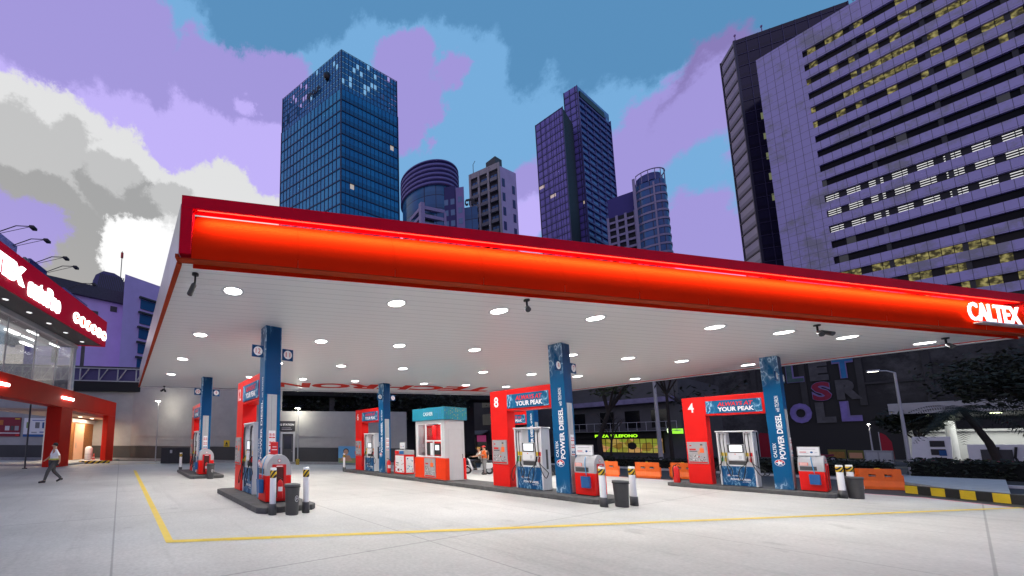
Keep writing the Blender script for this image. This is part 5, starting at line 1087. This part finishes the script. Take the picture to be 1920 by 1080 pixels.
MB().box(1, 39, -89, -1, TOPZ, TOPZ+.6).build('roof', DGREY, tw)

# ------------------------------------------------------------------ generic glazed tower from its roof corners
def face_frame(p0, p1):
    d = Vector((p1.x-p0.x, p1.y-p0.y, 0)); return d.normalized(), d.length
def shell(t, org, corners, z0, z1, mat, name='facade'):
    m = MB(); m.prism([(c.x-org.x, c.y-org.y) for c in corners], z0, z1); return m.build(name, mat, t)
def curtain_mat(name, c1, c2, ny=1.5, nz=4.0, rough=.15, joint=(.01, .01, .02), jw=.07, dark=.5, emit=0, seed=0, band=.35):
    m = M(name, c1, rough, spec=.4); nt, N, L, node, mt, mix = ntools(m); tcn = N.new('ShaderNodeTexCoord'); sp = N.new('ShaderNodeSeparateXYZ'); L.new(tcn.outputs['Object'], sp.inputs[0])
    h = mt('ADD', mt('MULTIPLY', sp.outputs[0], 1.0), 0); fz = mt('FRACT', mt('DIVIDE', sp.outputs[2], nz)); cell = N.new('ShaderNodeCombineXYZ'); L.new(mt('FLOOR', mt('DIVIDE', h, ny)), cell.inputs[0]); L.new(mt('FLOOR', mt('DIVIDE', sp.outputs[2], nz)), cell.inputs[1]); cell.inputs[2].default_value = seed
    wn = N.new('ShaderNodeTexWhiteNoise'); L.new(cell.outputs[0], wn.inputs['Vector'])
    nn_ = node('ShaderNodeTexNoise'); nn_.inputs['Scale'].default_value = .07; nn_.inputs['Detail'].default_value = 6; L.new(tcn.outputs['Object'], nn_.inputs['Vector']); r_ = node('ShaderNodeMapRange', i1=.4, i2=.6); L.new(nn_.outputs['Fac'], r_.inputs[0])
    f = mt('ADD', mt('MULTIPLY', wn.outputs['Value'], .4), mt('MULTIPLY', r_.outputs[0], .6)); c = mix(f, c1, c2); c = mix(mt('MULTIPLY', mt('LESS_THAN', fz, band), dark), c, tuple(q*.3 for q in c1))
    fx = mt('FRACT', mt('DIVIDE', h, ny)); j = mt('MAXIMUM', mt('LESS_THAN', fx, jw), mt('LESS_THAN', fz, .05)); c = mix(j, c, joint); b = N['Principled BSDF']; L.new(c, b.inputs['Base Color'])
    if emit:
        b.inputs['Emission Color'].default_value = (.8, .62, .38, 1); L.new(mt('MULTIPLY', mt('MULTIPLY', mt('GREATER_THAN', wn.outputs['Value'], 1-emit), mt('GREATER_THAN', fz, .55)), .55), b.inputs['Emission Strength'])
    return m
def face(t, p0, p1, z0, z1, mat, name='glass_wall', off=.05, th=.3):
    """wall panel in its own frame: local x along the facade, -y outwards"""
    d, L_ = face_frame(p0, p1); o = MB().box(.02, L_-.02, -off, th, 0, z1-z0).build(name, mat, t); o.location = Vector((p0.x, p0.y, z0))-t.location; o.rotation_euler.z = math.atan2(d.y, d.x); return o, L_
def rows(o, L_, hgt, step, dep=.25, th=.35, mat=None, name='floor_ledge', v=None, vw=.12, vd=.15):
    m = MB(); z = step
    while z < hgt: m.box(0, L_, -.05-dep, -.051, z-th/2, z+th/2); z += step
    m.box(-.2, -.001, -.05-dep, .2, 0, hgt).box(L_+.001, L_+.2, -.05-dep, .2, 0, hgt)
    if v:
        x = v
        while x < L_: m.box(x-vw/2, x+vw/2, -.05-vd, -.052, 0, hgt); x += v
    return m.build(name, mat or DGREY, o)
def plan4(near, left, right): return [left, near, right, left+right-near]
def tower4(name, label, z, px_near, px_left, px_right, cat='tower'):
    nr, lf, rg = G(*px_near, z), G(*px_left, z), G(*px_right, z); t = thing(name, label, cat, (nr.x, nr.y, 0)); return t, nr, lf, rg
# T1 blue glass tower
t, nr, lf, rg = tower4('glass_tower', 'tall dark blue glass tower with open lattice crown at centre left', 130, (640, 93), (530, 186), (744, 153))
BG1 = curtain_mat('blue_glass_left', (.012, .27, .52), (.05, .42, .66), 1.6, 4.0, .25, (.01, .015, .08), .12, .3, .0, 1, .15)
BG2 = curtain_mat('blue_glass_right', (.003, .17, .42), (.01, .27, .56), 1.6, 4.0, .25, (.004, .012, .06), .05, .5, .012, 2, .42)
ZT = 116; bk = lf+rg-nr; inset = 1.0
shell(t, nr, [lf.lerp(bk, .02), nr.lerp(bk, .02), rg.lerp(bk, .02), bk], 0, ZT, M('tower_core', (.01, .05, .12), .3), 'core')
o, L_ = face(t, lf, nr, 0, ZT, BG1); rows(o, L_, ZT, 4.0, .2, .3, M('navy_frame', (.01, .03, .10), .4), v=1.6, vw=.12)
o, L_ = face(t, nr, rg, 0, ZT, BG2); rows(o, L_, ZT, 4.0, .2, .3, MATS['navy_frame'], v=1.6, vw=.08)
def lattice(t, p0, p1, z0, z1, nx, nz, w=.3):
    d, L_ = face_frame(p0, p1); m = MB()
    for i in range(nx+1): x = L_*i/nx; m.box(x-w/2, x+w/2, 0, .3, 0, z1-z0)
    for j in range(nz+1): z = (z1-z0)*j/nz; m.box(0, L_, -.05, -.001, z-w/2-.02, z+w/2)
    o = m.build('crown_lattice', MATS['navy_frame'], t); o.location = Vector((p0.x, p0.y, z0))-t.location; o.rotation_euler.z = math.atan2(d.y, d.x)
    g = MB(); rnd = random.Random(2)
    for i in range(nx):
        for j in range(nz):
            if rnd.random() < .97-.16*j/nz: g.box(L_*i/nx+w/2, L_*(i+1)/nx-w/2, .1, .14, (z1-z0)*j/nz+w/2, (z1-z0)*(j+1)/nz-w/2)
    q = g.build('crown_glass', M('crown_blue', (.02, .22, .5), .3, var=.3, vscale=.2), o)
lattice(t, lf, nr, ZT, 130, 22, 7, .2); lattice(t, nr, rg, ZT, 130, 16, 7, .2); lattice(t, rg, bk, ZT, 130, 8, 3, .3); lattice(t, bk, lf, ZT, 130, 8, 3, .3)
shell(t, nr, [lf.lerp(bk, .25), nr.lerp(bk, .3), rg.lerp(bk, .25), bk.lerp(nr, .15)], ZT, 118.5, M('plant_core', (.02, .08, .17), .5), 'plant_room')
dl, Ll = face_frame(lf, nr); c = nr-dl*6; m = MB(); ell(m, (c.x-nr.x, c.y-nr.y-.4, 124), (1.5, .8, 1.5)); m.build('round_logo', BLACK, t); lt = MB(); o = lettering('lettering', 'GROUP', BLACK, t, (0, 0, 0), X_, Z_, 6, 2.0, .2, .04); o.location = c-dl*9-nr+Vector((-.3, -.5, 121)); o.location.z = 120.6; o.rotation_euler.z = math.atan2(dl.y, dl.x)

# T4 tall slab tower pair
t, nr, lf, rg = tower4('slab_tower', 'tall slim violet residential tower with open shaft slot and ledged right side', 170, (1081, 160), (1057, 175), (1141, 215))
V1 = curtain_mat('violet_glass', (.14, .11, .42), (.20, .16, .50), 2.2, 3.4, .25, (.03, .025, .10), .10, .35, .012, 3, .3); V2 = curtain_mat('violet_blue_glass', (.08, .16, .46), (.14, .32, .62), 3, 3.4, .2, (.02, .02, .08), .06, .6, .0, 4, .45)
bk = lf+rg-nr; shell(t, nr, [lf.lerp(bk, .02), nr.lerp(bk, .02), rg.lerp(bk, .02), bk], 0, 169.8, M('violet_core', (.012, .012, .02), .7), 'core')
o, L_ = face(t, lf, nr, 0, 170, V1); rows(o, L_, 170, 3.4, .2, .3, M('violet_frame', (.03, .025, .09), .5), v=2.2, vw=.18); o, L_ = face(t, nr, rg, 0, 170, V2); rows(o, L_, 166, 3.4, .6, .9, M('ledge_violet', (.09, .08, .26), .6), v=6.5, vw=.9, vd=.3)
lo_ = lettering('lettering', 'shangri', BLACK, t, (0, 0, 0), X_, Z_, 15, 3.2, .3, .03) if False else None
d4, L4 = face_frame(nr, rg); o = MB().box(1.5, L4*.8, -.6, -.1, 0, 3.0).build('roof_sign', BLACK, t); o.location = (0, 0, 164.5); o.rotation_euler.z = math.atan2(d4.y, d4.x)
P, Q = G(1004, 235, 150), G(1054, 200, 150); lf2, rg2 = P, Q; sh = (bk-nr)*.9; t2 = thing('slab_tower', 'lower violet wing standing left of the tall slim tower behind a dark slot', 'tower', (P.x, P.y, 0)); shell(t2, P, [P+sh*.02, Q+sh*.02, Q+sh*.5, P+sh*.5], 0, 149.8, MATS['violet_core'], 'core'); o, L_ = face(t2, P, Q, 0, 150, V1); rows(o, L_, 150, 3.4, .15, .3, MATS['violet_frame'], v=2.0, vw=.15)
# T5 round-fronted tower
c5 = G(1234, 330, 108); rr_ = 15; t = thing('curved_tower', 'pale banded residential tower with blue rounded front and arched roof frame', 'tower', (c5.x+.3, c5.y+3.2, 0)); m = MB()
BE = M('pale_concrete', (.34, .29, .44), .7, var=.1); BL5 = curtain_mat('curve_glass', (.03, .08, .26), (.06, .18, .42), 3, 3.4, .2, (.02, .02, .06), .08, .3, .01, 6)
a = ray(1192, 400); ang5 = math.atan2(-a.x, a.y)
def rrect(w, d, r, g=0):
    pts = []
    for cx, cy, a0 in ((w-r, d-r, 0), (-w+r, d-r, 90), (-w+r, -d+r, 180), (w-r, -d+r, 270)):
        pts += [(cx+(r+g)*math.cos(R(a0+k*15)), cy+(r+g)*math.sin(R(a0+k*15))) for k in range(7)]
    return pts
o = MB().prism(rrect(4.8, 5.2, 3.4), 0, 105).build('rounded_block', BL5, t); o.rotation_euler.z = ang5; m = MB(); z = 3.4
while z < 104: m.prism(rrect(4.8, 5.2, 3.4, .22), z, z+.8); z += 3.4
m.box(-4.9, -4.0, -5.7, -5.3, 0, 108).box(1.0, 1.5, -5.7, -5.43, 0, 104); o = m.build('balcony_band', BE, t); o.rotation_euler.z = ang5
a = ray(1192, 400); dv = Vector((a.y, -a.x, 0)).normalized(); wing = MB()
ang = math.atan2(dv.y, dv.x); o = MB().box(-13.6, -2, -3, 8, 0, 96).build('wing', MATS['violet_core'], t); o.rotation_euler.z = ang; m = MB()
for z in range(3, 96, 3): m.box(-13.8, -2, -3.7, -3.001, z, z+.9)
for x in (-13.8, -11, -8.2, -5.2): m.box(x, x+.8, -3.95, -3.7005, 0, 96)
o2 = m.build('balcony_band', BE, t); o2.rotation_euler.z = ang; o3 = MB().box(-13.2, -4.8, -2, 6, 96.01, 105).build('plant_room', M('indigo_panel', (.05, .035, .22), .6), t); o3.rotation_euler.z = ang
pts = [(4.9*math.cos(R(a)), 4.9*math.sin(R(a)), 110) for a in range(150, 391, 12)]; MB().cyl((0, 0, 106.01), (0, 0, 109.2), 4.3, 3.8, n=40).build('rounded_top', M('indigo_top', (.06, .07, .24), .5), t); MB().tube(pts, .22, 6).build('roof_arch', BE, t); m = MB()
for p in pts[::2]: m.cyl((p[0], p[1], 105), p, .12, n=6)
m.build('roof_strut', BE, t)
# T2 round topped office block
c2 = G(800, 350, 68); t = thing('round_office', 'mid-rise office block with banded round top, terraces and blue glass side carrying a bank sign', 'office building', (c2.x+5, c2.y+4, 0)); r2 = 7.5
v = Vector((c2.x+5, c2.y+4, 0)).normalized(); ang = math.atan2(v.y, v.x)-math.pi/2      # local -y faces the viewer
g2 = curtain_mat('round_glass', (.02, .10, .24), (.05, .18, .36), 2, 3.6, .2, (.01, .02, .06), .06, .2, 0, 8)
MB().cyl((0, 0, 0), (0, 0, 67.5), r2-.3, n=48).build('glass_drum', g2, t); m = MB()
for k in range(5): z = 67.6+k*1.25; m.lathe([(r2-.6, z), (r2+.25, z), (r2+.25, z+.65), (r2-.6, z+.65)], 48)
m.build('crown_ring', M('ring_violet', (.17, .14, .36), .6), t); MB().cyl((0, 0, 67.51), (0, 0, 74), r2-.9, n=40).build('crown_core', DGREY, t); MB().cyl((0, 0, 74.01), (0, 0, 74.3), r2+.2, n=48).build('roof', MATS['ring_violet'], t)
TER = M('terrace_concrete', (.34, .28, .48), .7, var=.15)
cr_ = Vector((math.cos(ang)*-1.9+math.sin(ang)*9.6, math.sin(ang)*-1.9-math.cos(ang)*9.6, 0))
def oriented(mb, name, mat, parent, a, loc):
    o = mb.build(name, mat, parent); o.location = loc; o.rotation_euler.z = a; return o
oriented(MB().box(.5, 9.5, .5, 9, 0, 59.5), 'terrace_block', GLASS_D, t, ang+R(33), cr_); m = MB()
for k in range(28): z = 60-k*2.15; m.box(0, 9.8, -.2, .45, z, z+.85).box(-.2, .45, .451, 9, z, z+.85)
m.box(-.45, .6, -.45, .6, 0, 61.5).box(6.2, 6.8, -.4, -.201, 0, 60); oriented(m, 'terrace_band', TER, t, ang+R(33), cr_)
o = MB().box(3.2, 6.4, -6.2, 6, 0, 67).build('side_wall', M('navy_wall', (.03, .025, .14), .6), t); o.rotation_euler.z = ang; o = MB().box(6.41, 8.3, -6.6, 6, 0, 66).build('lilac_pier', M('lilac_wall', (.26, .2, .42), .7), t); o.rotation_euler.z = ang
o = MB().box(8.31, 11.4, -5.5, 2, 0, 61).build('glass_wing', g2, t); o.rotation_euler.z = ang
for j in range(16):
    for x in (3.6, 5.1, 6.85):
        y_ = -6.6 if x > 6.4 else -6.2
        w = MB().box(x, x+.95, y_-.04, y_-.001, 62-j*2.9, 63.5-j*2.9).build('window', M('pale_window', (.12, .22, .38), .2), t); w.rotation_euler.z = ang
o = lettering('lettering', 'CTBC', BLACK, t, (8.5, -5.6, 61.3), X_, Z_, 2.8, 1.7, .3, .06); o.rotation_euler.z = ang
# T3 beige residential with balconies
t, nr, lf, rg = tower4('apartment_tower', 'beige and lilac apartment tower with stacked balconies right of the round office', 80, (935, 310), (880, 334), (967, 325), 'apartment building')
bk = lf+rg-nr; shell(t, nr, [lf, nr, rg, bk], 0, 80, M('apartment_wall', (.55, .46, .72), .75, var=.12, vscale=.3), 'wall'); APB = M('apartment_beige', (.40, .36, .36), .75, var=.15)
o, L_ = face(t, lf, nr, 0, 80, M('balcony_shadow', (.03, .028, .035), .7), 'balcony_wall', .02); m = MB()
for f_ in (0, .30, .62, .97): m.box(L_*f_, L_*f_+.5, -.7, -.021, 0, 80.5)
m.box(0, L_, -.5, -.0215, 79, 80.7); m.build('pier', APB, o); b0 = None
for j in range(14):
    for f_ in (.06, .36, .68):
        if b0 is None:
            b0 = MB().box(0, L_*.22, -.9, -.1, 0, .15).box(0, L_*.22, -.9, -.84, .15, 1.0).build('balcony', M('balcony_rail', (.22, .2, .2), .6), o); bw0 = MB().box(.1, L_*.1, -.06, -.03, .2, 2.2).box(L_*.12, L_*.21, -.06, -.03, .2, 2.2).build('window', M('blue_pane', (.05, .12, .28), .2), b0); c_ = b0
        else:
            c_ = b0.copy(); COL.objects.link(c_); q_ = bw0.copy(); COL.objects.link(q_); q_.parent = c_
        c_.location = (L_*f_+.3, 0, 75.5-j*3.1)
d_, L_ = face_frame(nr, rg); w0 = None
for j in range(14):
    for f_ in (.14, .72):
        if w0 is None: w0 = MB().box(0, L_*.16, -.06, -.01, 0, 2.5).build('window', M('indigo_window', (.03, .02, .14), .3), t); w = w0
        else: w = w0.copy(); COL.objects.link(w)
        w.location = d_*(L_*f_)+Z_*(74.0-j*4.3+(.0 if f_ < .5 else -1)); w.rotation_euler.z = math.atan2(d_.y, d_.x)
q = nr.lerp(bk, .35); MB().box(q.x-nr.x-1.5, q.x-nr.x+1.5, q.y-nr.y-1.5, q.y-nr.y+1.5, 80.01, 83.5).build('lift_housing', DGREY, t); q = lf.lerp(nr, .25); m = MB().tube([(q.x-nr.x, q.y-nr.y+1, 80), (q.x-nr.x, q.y-nr.y+1, 84), (q.x-nr.x+.9, q.y-nr.y+1, 85.5)], .09, 5); m.build('mast', DGREY, t)
# T7 dark tower behind the violet one
t, nr, lf, rg = tower4('dark_tower', 'dark glass tower with lit upper rows rising behind the violet office tower', 110, (1376, 77), (1352, 118), (1587, 3))
bk = lf+rg-nr; shell(t, nr, [lf.lerp(bk, .02), nr.lerp(bk, .02), rg.lerp(bk, .02), bk], 0, 109.8, DGREY, 'core')
o, L_ = face(t, lf, nr, 0, 110, curtain_mat('louvre_violet', (.26, .23, .40), (.34, .31, .42), 6, 3.4, .4, (.05, .045, .08), .05, .5, 0, 12, .4)); rows(o, L_, 110, 3.4, .2, .4, M('louvre_frame', (.05, .045, .08), .6))
o, L_ = face(t, nr, rg, 0, 110, curtain_mat('black_glass', (.010, .008, .035), (.02, .018, .06), 2.2, 3.4, .2, (.05, .04, .10), .05, .4, .0, 13)); rows(o, L_, 110, 3.4, .12, .14, M('black_frame', (.05, .04, .11), .5), v=2.2, vw=.12, vd=.1)
for j in range(5):
    w = MB().box(3.0, 7.6, -.12, -.06, 85.5-j*5.6, 87.3-j*5.6).build('lit_window', M('window_dim_green', (.2, .22, .12), .4, emit=(.22, .24, .12), es=.5), o)
m = MB()
for x in (.5, 5.5, 21): m.cyl((x, .5, 110), (x, .5, 111.8), .08, n=6); ell(m, (x, .5, 111.9), (.22, .22, .35))
m.build('roof_mast', M('mast_violet', (.2, .1, .3), .6), o)

# ------------------------------------------------------------------ buildings at the left behind the wall
p0, p1 = G(235, 514, 40), G(306, 539, 40); t = thing('lilac_building', 'lilac rendered building with stacked blue window strips left of the canopy', 'building', (p0.x, p0.y, 0)); LIL = M('lilac_render', (.70, .53, .92), .9, var=.1, vscale=.2)
dv = Vector((p0.x, p0.y, 0)).normalized()*14; shell(t, p0, [p0, p1+(p1-p0)*.5, p1+(p1-p0)*.5+dv, p0+dv], 0, 40, LIL, 'wall'); o, L_ = face(t, p0, p1, 0, 40, LIL, 'wall', .01, .1)
for j in range(9):
    b_ = MB().box(L_*.42, L_*1.4, -.25, -.011, 33-j*3.55, 35.2-j*3.55).build('window_strip', M('navy_glass', (.005, .10, .26), .3), o); MB().box(L_*.36, L_*1.4, -.9, -.251, 35.3-j*3.55, 35.7-j*3.55).build('sunshade', DGREY, b_)
p0, p1 = G(60, 512, 38), G(236, 552, 38); t = thing('lilac_building', 'long lilac building with dark roof edge behind the store sign', 'building', (p0.x, p0.y, 0)); dv = Vector((p0.x, p0.y, 0)).normalized()*20; shell(t, p0, [p0, p1, p1+dv, p0+dv], 0, 36.2, LIL, 'wall')
o, L_ = face(t, p0, p1, 35.2, 38.0, M('roof_edge_dark', (.07, .065, .09), .7, var=.3), 'roof_edge', 1.0, 3)
for f_, z in ((.83, 33), (.62, 31), (.72, 26)): w = MB().box(L_*f_, L_*f_+1.4, -.15, -.06, z, z+1.3).build('window', DGREY, t); w.location = (0, 0, 0); d_ = (p1-p0); w.rotation_euler.z = math.atan2(d_.y, d_.x)
c = G(204, 545, 45); v = Vector((c.x, c.y, 0)).normalized(); t = thing('domed_building', 'dark building with rounded louvred top behind the lilac block', 'building', (c.x, c.y, 0), math.atan2(v.y, v.x)-math.pi/2)
a0, a1 = G(178, 540, 45), G(231, 540, 45); hw = (a1-a0).length/2; z1 = 50.5
MB().prism([(-hw, 0), (hw, 0), (hw, z1-2.5), (hw-1.2, z1-.8), (hw-3, z1), (-hw+2.4, z1), (-hw+.6, z1-1.6), (-hw, z1-3.6)], 0, 10, fn=lambda a, b, c: (a, c, b)).build('body', M('louvre_dark', (.10, .085, .2), .6, var=.3), t); m = MB()
for k in range(16): x = -hw+.5+k*(2*hw-1)/16; m.add([(x, -.1, 40), (x+.25, -.1, 40), (x+1.4, -.1, z1-.9), (x+1.15, -.1, z1-.9)], [(0, 1, 2, 3)])
m.build('louvre', DGREY, t)
c = G(226, 520, 50); t = thing('antenna_mast', 'thin antenna mast with red top behind the lilac buildings', 'antenna', (c.x, c.y, 0)); MB().cyl((0, 0, 0), (0, 0, 58), .12, n=6).build('mast', DGREY, t); MB().cyl((0, 0, 56), (0, 0, 57.6), .35, n=8).build('red_light', M('red_beacon', (.6, .03, .02), .5), t)
# roofed footbridge / elevated deck behind the wall
a = G(140, 712, 8.0); b = G(300, 716, 8.0); a.z = b.z = 0; d_ = (b-a).normalized(); t = thing('elevated_walkway', 'dark roofed elevated walkway behind the grey wall left of the canopy', 'walkway', a-d_*14, math.atan2(d_.y, d_.x)); L_ = (b-a).length+60
MB().box(0, L_, 0, 3, 6.9, 7.9).build('deck', M('deck_black', (.008, .008, .008), .8), t); MB().box(0, L_, .2, 2.8, 9.3, 9.5).build('roof', DGREY, t); m = MB()
x = 0
while x < L_: m.tube([(x, .1, 7.9), (x+.9, .1, 9.3)], .06, 5); m.box(x, x+.1, .0, .1, 7.9, 9.3); x += 1.8
m.box(0, L_, .0, .1, 7.9, 8.0).box(0, L_, .0, .1, 9.2, 9.3).build('truss', GREY, t); box('glass_screen', M('screen_violet', (.06, .05, .16), .4), (0, L_, .3, .35, 7.91, 9.29), t); m = MB()
for x in (4, 20, 40, 60): m.box(x, x+.6, 1, 1.6, 0, 6.89)
m.build('pier', CONC, t)
# long dark building behind the lower wall in the centre
t = thing('dark_warehouse', 'dark long roofed building behind the low boundary wall between columns 11 and 6', 'building', (8, 46, 0), R(-28)); MB().box(0, 34, 0, 10, 0, 8.4).build('wall', MATS['block_dark'], t); MB().box(-.5, 24, -.6, 10, 6.2, 6.6).build('eave', M('eave_lilac', (.16, .14, .22), .6), t)

# ------------------------------------------------------------------ neighbouring station at the far right
ns = thing('neighbour_canopy', 'white neighbouring fuel station canopy at the right behind the hedge', 'canopy', (60, 0, 0)); box('slab', M('neighbour_white', (.42, .42, .42), .5, var=.1), (0, 16, -16, 3.4, 4.75, 5.7), ns, .03); box('fascia_stripe', GREY, (-.03, -.001, -15.9, 2.9, 5.05, 5.4), ns); box('soffit', DGREY, (.3, 15.8, -15.8, 3.2, 4.7, 4.749), ns)
for x, y in ((4, 0.8), (11, 0.8), (4, -7)): MB().cyl((x, y, 0), (x, y, 4.7), .25, n=12).build('pillar', WHITE, ns)
for x, y in ((2, 1.6), (2, -1.2), (7, 1.0), (3, -4.2)):
    box('lamp', M('neighbour_lamp', (1, 1, .8), .4, emit=(.9, 1, .6), es=3), (x-.5, x+.5, y-.25, y+.25, 4.66, 4.699), ns)
l = bpy.data.lights.new('neighbour_light', 'AREA'); l.size = 6; l.energy = 420; l.color = (.97, 1, .92); lo = bpy.data.objects.new('neighbour_light', l); COL.objects.link(lo); lo.parent = ns; lo.location = (4, -1, 4.6)
t = thing('white_kiosk', 'white slanted kiosk housing with dark shelves right of the tall street lamp', 'kiosk', (60, 1.0, 0)); MB().prism([(-.1, 0), (1.75, 0), (1.5, 2.75), (-.2, 2.75)], 0, 1.6, fn=lambda a, b, c: (c, a, b)).build('shell', WHITE, t, .02); m = MB()
for k in range(3): m.box(-.04, -.002, .1, .75, .5+k*.7, 1.0+k*.7)
m.build('shelf_opening', TXTD, t); box('poster', EMB_B, (-.05, -.041, .08, .4, 1.15, 1.6), t)
t = thing('pump_cabinet_row', 'row of white pump cabinets with dark hoses at the neighbouring station', 'fuel pump', (59.5, -1.2, 0)); MB().box(0, 1, -5.4, 1.4, .1, 2.1).build('cabinets', WHITE, t, .02); m = MB()
for k in range(9): m.tube([(-.1, -5+k*.65, 1.9), (-.2, -4.9+k*.65, 1.1), (-.1, -5+k*.65, .7)], .06, 5)
m.build('hose', RUBBER, t); box('blue_badge', M('badge_blue', (.1, .1, .7), .5), (-.02, -.002, -2.6, -2.3, 1.3, 1.6), t); box('dark_panel', DGREY, (-.03, -.003, -.3, .9, .4, 1.7), t)
t = thing('flat_shed', 'low grey flat roofed shed behind the white kiosk', 'shed', (66, -2.6, 0)); MB().box(0, 6, 0, 5.6, 0, 3.3).build('wall', LGREY, t); MB().box(-.3, 6.2, -.3, 5.9, 3.301, 3.5).build('roof', GREY, t)
t = thing('feather_flag', 'dark red feather flag on the far roadside under the mural', 'flag', (92, 6.2, 0)); MB().prism([(0, .3), (.9, .3), (.85, 2.6), (.5, 3.5), (.12, 3.9), (0, 3.6)], 0, .04, fn=lambda a, b, c: (c, -a, b)).build('cloth', M('flag_red', (.35, .005, .02), .7), t); MB().cyl((0, .03, 0), (0, .03, 4.0), .04, n=6).build('pole', GREY, t)
t = thing('feather_flag', 'red banner standing in the dark behind pump 4', 'flag', (72, 13.5, 0)); MB().prism([(0, .5), (1.0, .5), (1.0, 3.0), (.8, 3.5), (.2, 3.6), (0, 3.3)], 0, .04, fn=lambda a, b, c: (c, -a, b)).build('cloth', MATS['flag_red'], t); MB().cyl((0, .03, 0), (0, .03, 3.8), .04, n=6).build('pole', GREY, t)
for y0, y1, h_, lab, mt_ in ((9.4, 11.0, 1.5, 'amber crate-like roadworks panel behind the motorcycle', M('amber_panel', (.35, .17, .03), .6, var=.3)), (7.9, 9.25, 1.4, 'pale orange framed roadworks panel under the mural', M('pale_orange', (.6, .3, .15), .6)), (6.9, 7.6, 1.3, 'small yellow roadworks box beside the short lamp post', M('yellow_box', (.45, .28, .02), .6))):
    t = thing('road_panel', lab, 'road barrier', (95, y0, 0), 0, 'roadworks panels on the far side'); box('frame', M('olive_frame', (.14, .14, .02), .6), (0, .2, 0, y1-y0, .1, h_), t, .02); box('panel', mt_, (-.02, -.002, .12, y1-y0-.12, .25, h_-.35), t); box('foot', DGREY, (-.2, .4, 0, .1, 0, .1), t); box('foot', DGREY, (-.2, .4, y1-y0-.1, y1-y0, 0, .1), t)
t = thing('parked_motorcycle', 'dark red motorcycle parked on the far roadside left of the amber panel', 'motorcycle', (80, 9.6, 0), R(100))
for x in (-.65, .65): w = MB().cyl((x, -.06, .32), (x, .06, .32), .32, n=16).build('wheel', RUBBER, t); MB().cyl((x, -.065, .32), (x, .065, .32), .16, n=10).build('rim', STEEL, w)
MB().prism([(-.8, .75), (-.2, .55), (-.1, .35), (.3, .35), (.5, .8), (.3, 1.0), (-.1, .85), (-.75, .95)], -.13, .13, fn=lambda a, b, c: (a, c, b)).build('body', M('moto_red', (.2, .01, .03), .4), t, .03); MB().tube([(.65, 0, .3), (.42, 0, 1.05), (.38, -.3, 1.1)], .03, 6).tube([(.42, 0, 1.05), (.38, .3, 1.1)], .03, 6).build('handlebar', BLACK, t)
t = thing('roadside_planter', 'small grey utility box with lilac sheen left of the tall street lamp base', 'utility cabinet', (70, 4.1, 0)); box('body', GREY, (0, .8, 0, 1.7, 0, 1.5), t, .02); box('door', LGREY, (-.02, -.002, .1, .8, .2, 1.3), t); box('door', LGREY, (-.02, -.002, .9, 1.6, .2, 1.3), t)
